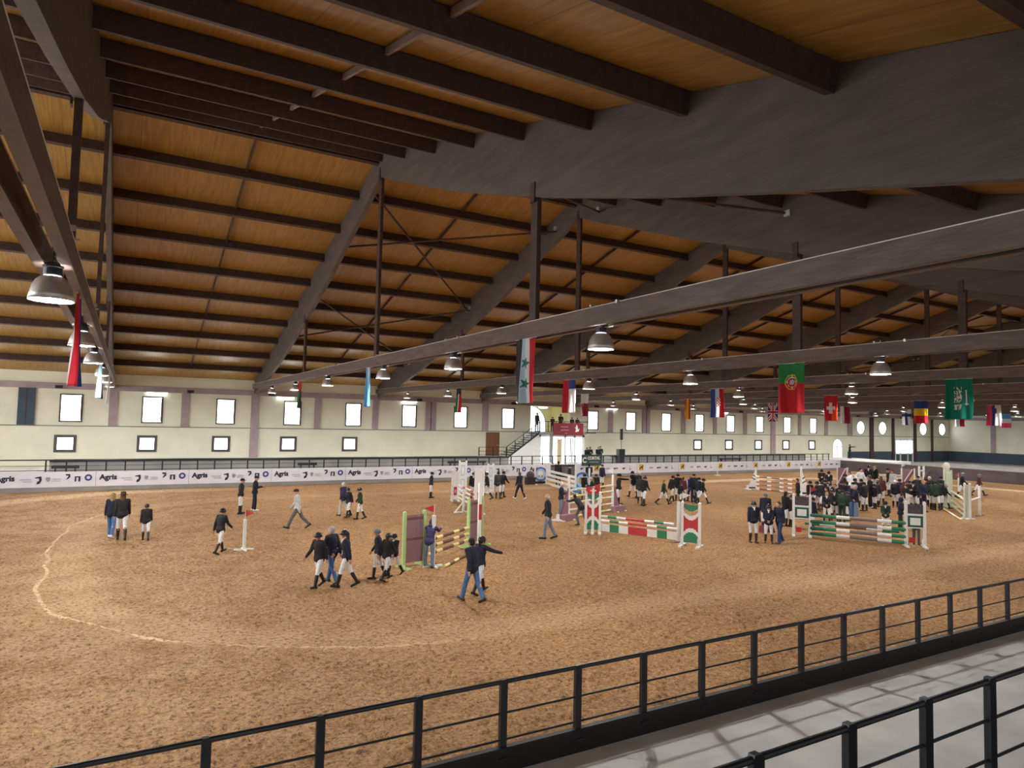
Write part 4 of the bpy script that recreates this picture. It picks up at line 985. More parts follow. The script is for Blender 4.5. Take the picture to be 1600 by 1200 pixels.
# ------------------------------------------------------------------ people
def remesh(mb, name, vox, smooth_it=2):
    me = mb.mesh(name); o = bpy.data.objects.new('tmp_'+name, me); COL.objects.link(o)
    m_ = o.modifiers.new('r', 'REMESH'); m_.mode = 'VOXEL'; m_.voxel_size = vox; m_.use_smooth_shade = True
    if smooth_it: q = o.modifiers.new('s', 'SMOOTH'); q.iterations = smooth_it; q.factor = .5
    dg = bpy.context.evaluated_depsgraph_get(); r = bpy.data.meshes.new_from_object(o.evaluated_get(dg)); r.name = name
    bpy.data.objects.remove(o); bpy.data.meshes.remove(me)
    r.materials.clear(); r.materials.append(white_p)
    return r
def rotY(a): return Matrix.Rotation(math.radians(a), 3, 'Y')
def rotX(a): return Matrix.Rotation(math.radians(a), 3, 'X')
def pose_joints(p):
    J = {}; lean = rotY(p.get('lean', 3)); piv = Vector((0, 0, .93))
    T = lambda v: piv + lean @ (Vector(v)-piv)
    for s_, k in ((1, 'L'), (-1, 'R')):
        th, kn = p.get(k, (2, 3)); hip = Vector((0, .09*s_, .90)); ab = p.get('ab', 2)
        d1 = rotX(s_*ab) @ Vector((math.sin(math.radians(th)), 0, -math.cos(math.radians(th)))); knee = hip+.42*d1
        a2 = th-kn; d2 = rotX(s_*ab*.5) @ Vector((math.sin(math.radians(a2)), 0, -math.cos(math.radians(a2)))); ank = knee+.41*d2
        pitch = math.radians(max(0, min(55, -a2*1.0-4))) if a2 < -8 else math.radians(-min(18, max(0, a2-6)))
        heel = ank+Vector((-.05*math.cos(pitch)-.03*math.sin(pitch), 0, -.055+.05*math.sin(pitch))); toe = ank+Vector((.17*math.cos(pitch), .01*s_, -.055-.17*math.sin(pitch)))
        J[k] = (hip, knee, ank, heel, toe)
        A = p.get('a'+k, (0, 8, 12)); sh = T((0, .17*s_, 1.375)); f_, o_, e_ = A[:3]; inn = A[3] if len(A) > 3 else 0
        R_ = rotX(s_*o_) @ rotY(-f_); d1 = R_ @ Vector((0, 0, -1)); el = sh+.28*d1
        R2 = rotX(s_*(o_)) @ rotY(-(f_+e_)); d2 = R2 @ Vector((0, 0, -1)); d2 = (Matrix.Rotation(math.radians(-s_*inn), 3, 'Z') @ d2).normalized()
        wr = el+.25*d2; J['a'+k] = (sh, el, wr, d2)
    J['pel'] = Vector((0, 0, .93)); J['waist'] = T((0, 0, 1.08)); J['chest'] = T((0, 0, 1.24)); J['neck'] = T((0, 0, 1.40)); J['head'] = T((.02, 0, 1.555)); J['lean'] = lean
    ht = p.get('head', 0); J['hrot'] = rotY(p.get('lean', 3)*.5+ht) @ Matrix.Rotation(math.radians(p.get('turn', 0)), 3, 'Z')
    mz = min(v.z for k in ('L', 'R') for v in J[k][3:5])-.033
    for k, v in J.items():
        if isinstance(v, Vector): v.z -= mz
        elif isinstance(v, tuple):
            for q in v[:3 if k[0] == 'a' else 5]: q.z -= mz
    return J
def hand(mb, J, s_, curl):
    sh, el, wr, d = J; side = Vector((0, 1, 0)) if abs(d.y) < .9 else Vector((1, 0, 0)); n_ = d.cross(side).normalized(); w = n_.cross(d).normalized()
    # palm faces the body (local w); fingers spread along n_
    R_ = Matrix((n_, w, d)).transposed()
    mb.ell(wr+d*.05, .040, .017, .052, rot=R_)
    for i, L_ in enumerate((.062, .072, .068, .052)):
        b = wr+d*.088+n_*(.030-.021*i); c = b+d*L_*.5; inn = w*(-s_); e = c+(d*math.cos(curl)+inn*math.sin(curl))*L_*.55
        mb.cap(b, c, .0095, .009, 8); mb.cap(c, e, .009, .0075, 8)
    b = wr+d*.035+n_*.035; c = b+(d*.6+n_*.7).normalized()*.035; mb.cap(b, c, .0115, .010, 8); mb.cap(c, c+(d*.9+n_*.25).normalized()*.03, .010, .008, 8)
def build_pose(name, p):
    J = pose_joints(p); R_ = J['lean']; out = {}
    b = MB(); b.ell(J['pel'], .10, .145, .11, rot=R_); b.cap(J['pel'], J['waist'], .10, .095, 14); b.ell(J['chest'], .105, .15, .17, rot=R_)
    b.cap(J['aL'][0], J['aR'][0], .055, .055); b.cap(J['neck'], J['neck']+(J['head']-J['neck'])*.7, .058, .052)
    H_ = J['head']; Q = J['hrot']
    def hp(x, y, z): return H_ + Q @ Vector((x, y, z))
    b.ell(H_, .098, .078, .112, n=18, m=12, rot=Q); b.ell(hp(.030, 0, -.065), .062, .055, .052, rot=Q); b.ell(hp(.098, 0, -.018), .020, .012, .026, rot=Q); b.ell(hp(.082, 0, .022), .018, .045, .010, rot=Q)
    for s_ in (-1, 1): b.ell(hp(-.005, .080*s_, -.012), .022, .010, .032, rot=Q); b.ell(hp(.060, .045*s_, -.035), .03, .02, .025, rot=Q)
    b.ell(hp(.085, 0, -.058), .012, .024, .009, rot=Q)
    for k, s_ in (('L', 1), ('R', -1)):
        hip, kn, an, he, to = J[k]; b.cap(hip, kn, .080, .052); b.cap(kn, an, .050, .036); b.ell(kn+(an-kn)*.3+Vector((-.015, 0, 0)), .048, .045, .10); b.cap(he, to, .033, .028)
        b.cap(an, he, .036, .033)
        sh, el, wr, d = J['a'+k]; b.cap(sh, el, .048, .037); b.cap(el, wr, .038, .026); hand(b, J['a'+k], s_, .7)
    out['body'] = remesh(b, 'body', .0095, 1)
    j = MB(); j.ell(J['chest'], .135, .19, .21, rot=R_); j.cap(J['waist']+Vector((0, .035, 0)), J['chest'], .125, .13, 14); j.cap(J['waist']-Vector((0, .035, 0)), J['chest'], .125, .13, 14)
    j.cap(J['aL'][0], J['aR'][0], .078, .078)
    for s_ in (-1, 0, 1): j.cap(J['pel']+Vector((0, .075*s_, -.075)), J['waist']+Vector((0, .05*s_, 0)), .115, .105, 14)
    j.ell(J['pel']-Vector((.0, 0, .03)), .15, .195, .15, rot=R_)
    j.cap(J['neck']-Vector((0, 0, .03)), J['neck']+Vector((0, 0, .02)), .08, .066)
    for k in ('L', 'R'):
        sh, el, wr, d = J['a'+k]; j.cap(sh, el, .073, .057); j.cap(el, wr-d*.01, .057, .043)
    out['jacket'] = remesh(j, 'jacket', .014, 3)
    for nm in ('breeches', 'trousers'):
        q = MB(); q.ell(J['pel']-Vector((0, 0, .02)), .125, .165, .12)
        for k in ('L', 'R'):
            hip, kn, an, he, to = J[k]; q.cap(hip, kn, .098, .066, 14)
            if nm == 'breeches': q.cap(kn, kn+(an-kn)*.35, .066, .06)
            else: q.cap(kn, an-(an-kn)*.02, .068, .060)
        out[nm] = remesh(q, nm, .014, 2)
    for nm in ('boots', 'shoes'):
        for k in ('L', 'R'):
            q = MB(); hip, kn, an, he, to = J[k]
            if nm == 'boots': q.cap(kn+(an-kn)*.16, kn+(an-kn)*.5, .062, .062); q.cap(kn+(an-kn)*.45, an, .063, .047)
            else: q.cap(an+Vector((0, 0, .02)), he, .045, .04)
            q.cap(he+Vector((0, 0, .012)), to+Vector((0, 0, .006)), .046, .038); q.cap(an, he, .048, .045)
            out[nm+k] = remesh(q, nm[:-1], .012, 2)
    c = MB(); c.cap(J['neck']+Vector((.03, 0, -.02)), J['neck']+Vector((.02, 0, .05)), .066, .062); c.ell(J['neck']+R_ @ Vector((.075, 0, -.07)), .05, .035, .075, rot=R_)
    out['shirt'] = c.mesh('shirt', white_p, True)
    out['J'] = J; out['hm'] = Matrix.Translation(H_) @ Q.to_4x4(); out['J'] = J
    return out
POSES = {
 'stand': dict(L=(4, 5), R=(-2, 2), aL=(4, 8, 12), aR=(2, 8, 14)),
 'stand2': dict(L=(-3, 3), R=(6, 8), aL=(20, 6, 75, 35), aR=(20, 6, 80, 40), head=6),
 'clasp': dict(L=(0, 3), R=(2, 3), ab=4, aL=(12, 4, 50, 40), aR=(12, 4, 50, 40), head=8),
 'walk': dict(L=(20, 6), R=(-15, 16), aL=(-22, 6, 14), aR=(24, 6, 22), lean=5),
 'walk2': dict(L=(-16, 18), R=(19, 6), aL=(20, 6, 20), aR=(-24, 7, 16), lean=4),
 'stride': dict(L=(30, 8), R=(-24, 20), aL=(-18, 5, 12), aR=(14, 5, 18), lean=6),
 'step': dict(L=(14, 8), R=(-12, 14), aL=(-10, 7, 14), aR=(10, 7, 24), lean=4),
 'point': dict(L=(24, 8), R=(-18, 14), aL=(4, 8, 14), aR=(40, 62, 20), lean=4),
 'reach': dict(L=(4, 4), R=(-6, 6), aL=(88, 4, 2), aR=(6, 8, 20), lean=2),
 'lean': dict(L=(6, 6), R=(-4, 4), aL=(60, 18, 30), aR=(62, 14, 40), lean=20, head=10, ab=6),
 'stoop': dict(L=(26, 44), R=(-6, 34), aL=(70, 12, 20), aR=(66, 12, 30), lean=48, head=-14, ab=5),
 'akimbo': dict(L=(3, 3), R=(-3, 3), ab=5, aL=(-8, 38, 70, 20), aR=(-8, 38, 70, 20)),
}
PO = {k: build_pose(k, v) for k, v in POSES.items()}
# head wear, in the head's own frame
def hd(build, vox=None, nm='x', smooth=True):
    m_ = MB(); build(m_); return remesh(m_, nm, vox, 2) if vox else m_.mesh(nm, white_p, smooth)
def b_helmet(m_):
    n_ = 20; prof = [(.118, -.02), (.122, .02), (.118, .055), (.100, .095), (.066, .124), (.030, .136), (.002, .138)]
    vs = []; 
    for r, z in prof:
        for i in range(n_): t = 2*math.pi*i/n_; vs.append((r*1.06*math.cos(t)-.008, r*.86*math.sin(t), z))
    m_.add(vs, [(k*n_+i, k*n_+(i+1) % n_, (k+1)*n_+(i+1) % n_, (k+1)*n_+i) for k in range(len(prof)-1) for i in range(n_)])
    m_.ell((.125, 0, .012), .055, .062, .010)
    for s_ in (-1, 1): m_.beam((.03, s_*.092, -.01), (.05, s_*.05, -.105), .012, .006)
def b_ridge(m_): m_.ell((-.005, 0, .09), .10, .018, .055)
def b_cap(m_):
    m_.ell((-.006, 0, .045), .108, .09, .082, n=18, m=12); m_.ell((.115, 0, .03), .06, .06, .008)
def b_hat(m_): m_.lathe([(.004, .15), (.07, .148), (.088, .12), (.092, .055), (.155, .045), (.155, .038), (.088, .045)], 20)
def b_short(m_): m_.ell((-.018, 0, .028), .102, .088, .108, n=16, m=12); m_.ell((-.045, 0, -.02), .068, .085, .07)
def b_long(m_): b_short(m_); m_.cap((-.065, 0, -.02), (-.085, 0, -.26), .075, .045); m_.cap((-.05, .05, -.02), (-.07, .06, -.2), .045, .03); m_.cap((-.05, -.05, -.02), (-.07, -.06, -.2), .045, .03)
def b_tail(m_): m_.cap((-.105, 0, -.03), (-.125, 0, -.20), .034, .018); m_.ell((-.05, 0, -.04), .06, .072, .05)
def b_hood(m_): m_.ell((-.022, 0, .012), .122, .108, .138, n=18, m=12); m_.ell((-.06, 0, -.12), .09, .12, .06)
def b_fringe(m_): m_.ell((-.05, 0, -.02), .07, .086, .06)
HW = {'helmet': hd(b_helmet, None, 'helmet'), 'cap': hd(b_cap, None, 'cap'), 'hat': hd(b_hat, None, 'hat'), 'short': hd(b_short, .012, 'hair'), 'long': hd(b_long, .012, 'hair'), 'tail': hd(b_tail, .010, 'hair'), 'hood': hd(b_hood, .013, 'hood'), 'fringe': hd(b_fringe, .012, 'hair')}

def b_mouth(m_): m_.ell((.096, 0, -.058), .006, .022, .005)
EYES = [hd(lambda m_: m_.ell((.088, .032*s_, .004), .010, .013, .008), None, 'eye') for s_ in (-1, 1)]; MOUTH = hd(b_mouth, None, 'mouth')
skin = mat('skin', (.55, .30, .21), rough=.55, noise=.06, scale=20); m_eye = mat('dark eye', (.03, .02, .02), rough=.3); m_mouth = mat('lips', (.35, .10, .09), rough=.5)
def fab(name, col, **k): return mat('fabric '+name, col, rough=.85, noise=.18, scale=14, bump=.25, bscale=35, **k)
F_ = {'black': fab('black', (.012, .012, .016)), 'navy': fab('navy', (.010, .013, .034)), 'dgreen': fab('dark green', (.012, .035, .022)), 'dgrey': fab('dark grey', (.035, .038, .042)), 'purple': fab('violet navy', (.040, .035, .105)), 'white': fab('white', (.74, .76, .78)), 'cream': fab('cream', (.62, .58, .50)),
      'jeans': fab('blue denim', (.070, .16, .36)), 'djeans': fab('dark denim', (.022, .045, .13)), 'gjeans': fab('grey blue denim', (.16, .22, .32)), 'lgrey': fab('light grey', (.50, .53, .54)), 'grey': fab('grey', (.10, .11, .12)), 'brown': fab('brown', (.09, .045, .025)), 'blue': fab('bright blue', (.03, .06, .35)), 'maroon': fab('maroon', (.09, .02, .03)), 'boot': mat('black leather', (.012, .011, .011), rough=.35, noise=.2), 'bboot': mat('brown leather', (.05, .022, .014), rough=.4, noise=.2),
      'shell': mat('glossy helmet shell', (.02, .022, .028), rough=.18, noise=.1), 'velvet': fab('black velvet', (.010, .009, .010)), 'stripe': mat('silver grey helmet shell', (.13, .14, .17), rough=.3), 'hbrown': fab('brown hair', (.08, .045, .022)), 'hblond': fab('fair hair', (.30, .20, .10)), 'hgrey': fab('grey hair', (.38, .37, .36)), 'hwhite': fab('white hair', (.62, .60, .56)), 'hblack': fab('black hair', (.015, .011, .010)), 'red': fab('red', (.30, .03, .04)), 'pink': fab('pink', (.55, .10, .18))}
def setm(o, m_):
    o.material_slots[0].link = 'OBJECT'; o.material_slots[0].material = m_
def person(label, P, h, ang, pose='stand', jacket='black', legs=('breeches', 'white'), feet=('boots', 'boot'), head=('helmet', 'shell'), hair=None, collar=None, group=None, back=None):
    po = PO[pose]; o = empty('person', P, label, 'person', group, ang); s_ = h/1.68; o.scale = (s_, s_, s_)
    def put(nm, me, m_, mtx=None):
        q = bpy.data.objects.new(nm, me); COL.objects.link(q); q.parent = o; setm(q, F_[m_] if isinstance(m_, str) else m_)
        if mtx is not None: q.matrix_local = mtx
        return q
    put('body', po['body'], skin); put('jacket', po['jacket'], jacket); put(legs[0], po[legs[0]], legs[1]); [put(feet[0][:-1], po[feet[0]+k], feet[1]) for k in 'LR']
    [put('eye', e_, m_eye, po['hm']) for e_ in EYES]; put('mouth', MOUTH, m_mouth, po['hm'])
    if head: put({'short': 'hair', 'long': 'hair', 'fringe': 'hair'}.get(head[0], head[0]), HW[head[0]], head[1], po['hm'])
    if hair: put('hair', HW[hair[0]], hair[1], po['hm'])
    if collar: put('shirt_collar', po['shirt'], collar)
    return o
def person_px(x, yt, yf, h0=None):
    """feet point and height from the head and feet rows of the photo (feet hidden: a height is given)"""
    if yf is None:
        lo, hi = yt+8, yt+140
        for _ in range(30):
            m_ = (lo+hi)/2; P = ground(x, m_); d = (P-Vector((0, 0, H))).dot(CF); hh = (m_-yt)/F*d
            if hh > h0: hi = m_      # nearer feet give taller people
            else: lo = m_
        yf = (lo+hi)/2
    P = ground(x, yf); d = (P-Vector((0, 0, H))).dot(CF); h = (yf-yt)/F*d
    return P, (h0 or max(1.05, min(1.9, h)))
DIR = {'A': 0, 'L': 90, 'R': -90, 'T': 180, 'AL': 45, 'AR': -45, 'TL': 135, 'TR': -135, 'Tl': 160, 'Tr': -160, 'Al': 20, 'Ar': -20}
def who(label, x, yt, yf, face, h0=None, **k):
    P, h = person_px(x, yt, yf, h0); a = math.atan2(P.y, P.x)+math.radians(DIR[face]); return person(label, P, h, a, **k)
J_ = ('trousers', 'jeans'); DJ = ('trousers', 'djeans'); GJ = ('trousers', 'gjeans'); BT = ('trousers', 'black'); SW = ('shoes', 'white'); SB = ('shoes', 'boot')
W = who
# left of the hall
W('person with long fair hair, dark top and blue jeans leaning on a friend', 173, 772, 841, 'Ar', pose='step', jacket='navy', legs=J_, feet=SW, head=('long', 'hblond'))
W('person in black jacket, hat and white breeches, arm round a friend', 189, 771, 845, 'A', pose='step', head=('hat', 'velvet'), hair=('long', 'hbrown'))
W('small child rider in black jacket walking alone right of the two friends', 227, 789, 845, 'A', pose='step')
W('rider in black jacket walking away left of the lone marker post', 343, 796, 866, 'AR', pose='walk')
W('rider in black with hat standing side-on near the left banners', 375, 748, 803, 'R', pose='stand', head=('cap', 'velvet'))
W('person in dark top, navy trousers and white shoes near the left banners', 397, 744, 798, 'R', pose='stand2', jacket='black', legs=('trousers', 'navy'), feet=SW, head=('cap', 'navy'))
W('person in pale grey sweater and dark cap striding left', 464, 763, 827, 'L', pose='stride', jacket='lgrey', legs=('trousers', 'grey'), feet=SB, head=('cap', 'velvet'))
W('person in violet jacket and light trousers behind a walking rider', 536, 755, 807, 'AL', pose='step', jacket='purple', legs=('trousers', 'lgrey'), feet=SB, head=('short', 'hwhite'))
W('rider with fair plait walking beside the person in violet', 544, 763, 809, 'TL', pose='walk', hair=('long', 'hblond'))
W('rider in dark green jacket walking behind the violet jacket pair', 562, 763, 812, 'L', pose='step', jacket='dgreen')
W('leftmost rider of the nearest walking trio, looking down', 497, 833, 919, 'TL', pose='walk', jacket='black')
W('grey haired person in navy jacket and jeans between two riders', 517, 824, 913, 'AL', pose='walk2', jacket='navy', legs=J_, feet=SB, head=('short', 'hgrey'))
W('rider with ponytail, rightmost of the nearest walking trio', 540, 830, 919, 'L', pose='walk', jacket='navy', hair=('tail', 'hbrown'), collar='white')
W('rider with silver grey helmet left of the lime green wing', 590, 828, 905, 'L', pose='step', jacket='navy', head=('helmet', 'stripe'))
W('rider with glossy helmet seen from behind beside the lime wing', 603, 835, 908, 'AR', pose='walk', hair=('tail', 'hbrown'))
W('rider with velvet helmet close to the lime wing', 616, 835, 900, 'TL', pose='walk2', head=('helmet', 'velvet'), collar='white')
W('person in navy hooded top leaning on the white marker post', 670, 812, 887, 'Ar', pose='lean', jacket='purple', legs=GJ, feet=SB, head=('hood', 'purple'))
W('person in navy jacket and faded jeans striding, nearest of all', 737, 843, 942, 'AL', pose='walk', jacket='navy', legs=J_, feet=SB, head=('short', 'hblack'))
W('rider with shiny helmet and outstretched arm behind the striding person', 749, 840, 929, 'AR', pose='point', jacket='navy', hair=('tail', 'hblack'))
# around the white and red fence
W('rider standing alone left of the white and red fence', 673, 738, 778, 'R', pose='stand', jacket='navy')
W('rider behind the poles of the white and red fence', 739, 738, 781, 'T', pose='stand', collar='white')
W('child with reddish hair behind the red block stand', 746, 739, 779, 'TR', pose='stand2', jacket='black', head=('short', 'red'))
W('rider walking left just right of the tall red block stand', 761, 739, 781, 'L', pose='walk')
W('person in dark grey coat and white breeches seen from behind', 778, 737, 780, 'A', pose='step', jacket='dgrey', head=('short', 'hblack'))
W('child rider half hidden behind the dark grey coat', 785, 737, 779, 'AR', pose='walk', jacket='black', head=('helmet', 'velvet'))
W('person in navy with white shoes walking and pointing left', 812, 738, 781, 'AL', pose='point', jacket='navy', legs=('trousers', 'navy'), feet=SW, head=('short', 'hbrown'))
W('bald person in black jacket and blue jeans looking left', 856, 773, 843, 'L', pose='step', jacket='black', legs=GJ, feet=SB, head=('fringe', 'hwhite'))
W('white haired person in navy jacket and jeans behind the bald person', 876, 754, 807, 'R', pose='stand2', jacket='navy', legs=GJ, feet=SW, head=('short', 'hwhite'))
W('person in black coat standing by the dark barrier gate', 872, 721, None, 'A', h0=1.75, pose='stand', jacket='black', legs=BT, feet=SB, head=('short', 'hblack'))
W('person in black beside the blue ring wing at the gate', 889, 727, None, 'R', h0=1.65, pose='stand', jacket='black', legs=BT, feet=SB, head=('cap', 'velvet'))
W('person in black jacket and cream breeches below the green sign', 920, 725, None, 'A', h0=1.72, pose='clasp', legs=('breeches', 'cream'), head=('short', 'hblack'))
W('rider in navy standing right of the green sign', 940, 726, None, 'TR', h0=1.68, pose='stand', jacket='navy', head=('cap', 'velvet'))
W('bending person in black coat behind the left arched wing', 908, 768, None, 'AL', h0=1.55, pose='stoop', jacket='black', legs=('trousers', 'grey'), feet=SB, head=('short', 'hblack'))
W('person in green vest behind the left arched wing', 925, 746, None, 'L', h0=1.55, pose='stand2', jacket='dgreen', head=('cap', 'cream'), hair=('long', 'hblond'))
W('rider half hidden above the left arched wing', 912, 741, None, 'TR', h0=1.55, pose='stand', jacket='black', head=('helmet', 'velvet'))
W('rider standing right behind the green vest', 931, 741, None, 'T', h0=1.5, pose='stand', jacket='black')
W('rider in purple helmet bending over the left arched wing', 937, 752, None, 'TL', h0=1.5, pose='lean', jacket='maroon', head=('helmet', 'velvet'))
W('rider in black jacket stretching an arm with pink gloves to the right', 966, 741, 789, 'R', pose='reach', jacket='black', head=('helmet', 'velvet'))
# middle group
W('rider at the left rear of the middle group, facing away', 989, 737, 778, 'AL', pose='walk', jacket='navy', head=('helmet', 'velvet'))
W('person in white cap and dark coat in the middle group', 997, 738, 779, 'AR', pose='step', jacket='black', head=('cap', 'white'))
W('person with dark grey backpack coat in the middle group', 1000, 744, 787, 'A', pose='step', jacket='dgrey', legs=('breeches', 'white'), head=('short', 'hblack'))
W('rider in black with hand out at the right of the middle group', 1006, 745, 791, 'AR', pose='step', jacket='black', head=('helmet', 'shell'))
W('girl rider with fair hair walking right, alone', 1036, 749, 789, 'R', pose='stride', jacket='dgreen', head=('short', 'hbrown'), hair=('long', 'hblond'))
W('rider at the left of the right hand walking group', 1050, 744, 785, 'AR', pose='walk', head=('helmet', 'velvet'), collar='white')
W('tall rider at the back of the right hand walking group', 1059, 741, 783, 'A', pose='stand', head=('helmet', 'velvet'), collar='white')
W('small child rider in front of the right hand walking group', 1063, 755, 789, 'AR', pose='step', head=('short', 'hbrown'))
W('rider with brown hair inside the right hand walking group', 1067, 746, 784, 'A', pose='stand', jacket='maroon', head=('short', 'hbrown'))
W('person in bright blue and black jacket in dark jeans', 1079, 744, 784, 'AL', pose='step', jacket='blue', legs=DJ, feet=SB, head=('short', 'hblond'))
W('tall person in black beside the bright blue jacket', 1084, 741, 785, 'A', pose='stand', jacket='black', legs=DJ, feet=SB, head=('cap', 'velvet'))
W('rider just right of the bright blue jacket pair', 1091, 747, 787, 'AR', pose='step', jacket='navy', head=('helmet', 'velvet'))
W('rightmost rider of the right hand walking group, striding', 1097, 747, 788, 'R', pose='stride', jacket='black', head=('helmet', 'velvet'))
# in front of the right fence
W('rider facing the camera with open collar, left of the front right group', 1177, 784, 848, 'Tr', pose='stand', jacket='navy', feet=('boots', 'bboot'), head=('helmet', 'shell'), collar='white')
W('shorter rider facing the camera beside the person in jeans', 1201, 789, 849, 'T', pose='clasp', jacket='navy', feet=('boots', 'bboot'), collar='white')
W('person in navy jacket and jeans bending to talk to a rider', 1218, 785, 850, 'TL', pose='step', jacket='navy', legs=DJ, feet=('shoes', 'grey'), head=('short', 'hbrown'))
W('rider seen from behind in navy jacket and white topped helmet', 1196, 771, 829, 'A', pose='stand', jacket='navy', head=('helmet', 'stripe'))
W('person in long black coat behind the front right group', 1227, 769, 822, 'AR', pose='stand', jacket='black', head=('short', 'hblack'), hair=('tail', 'hblack'))
W('rider partly hidden behind the left wing of the right front fence', 1236, 774, 823, 'R', pose='stand2', jacket='black', collar='white')
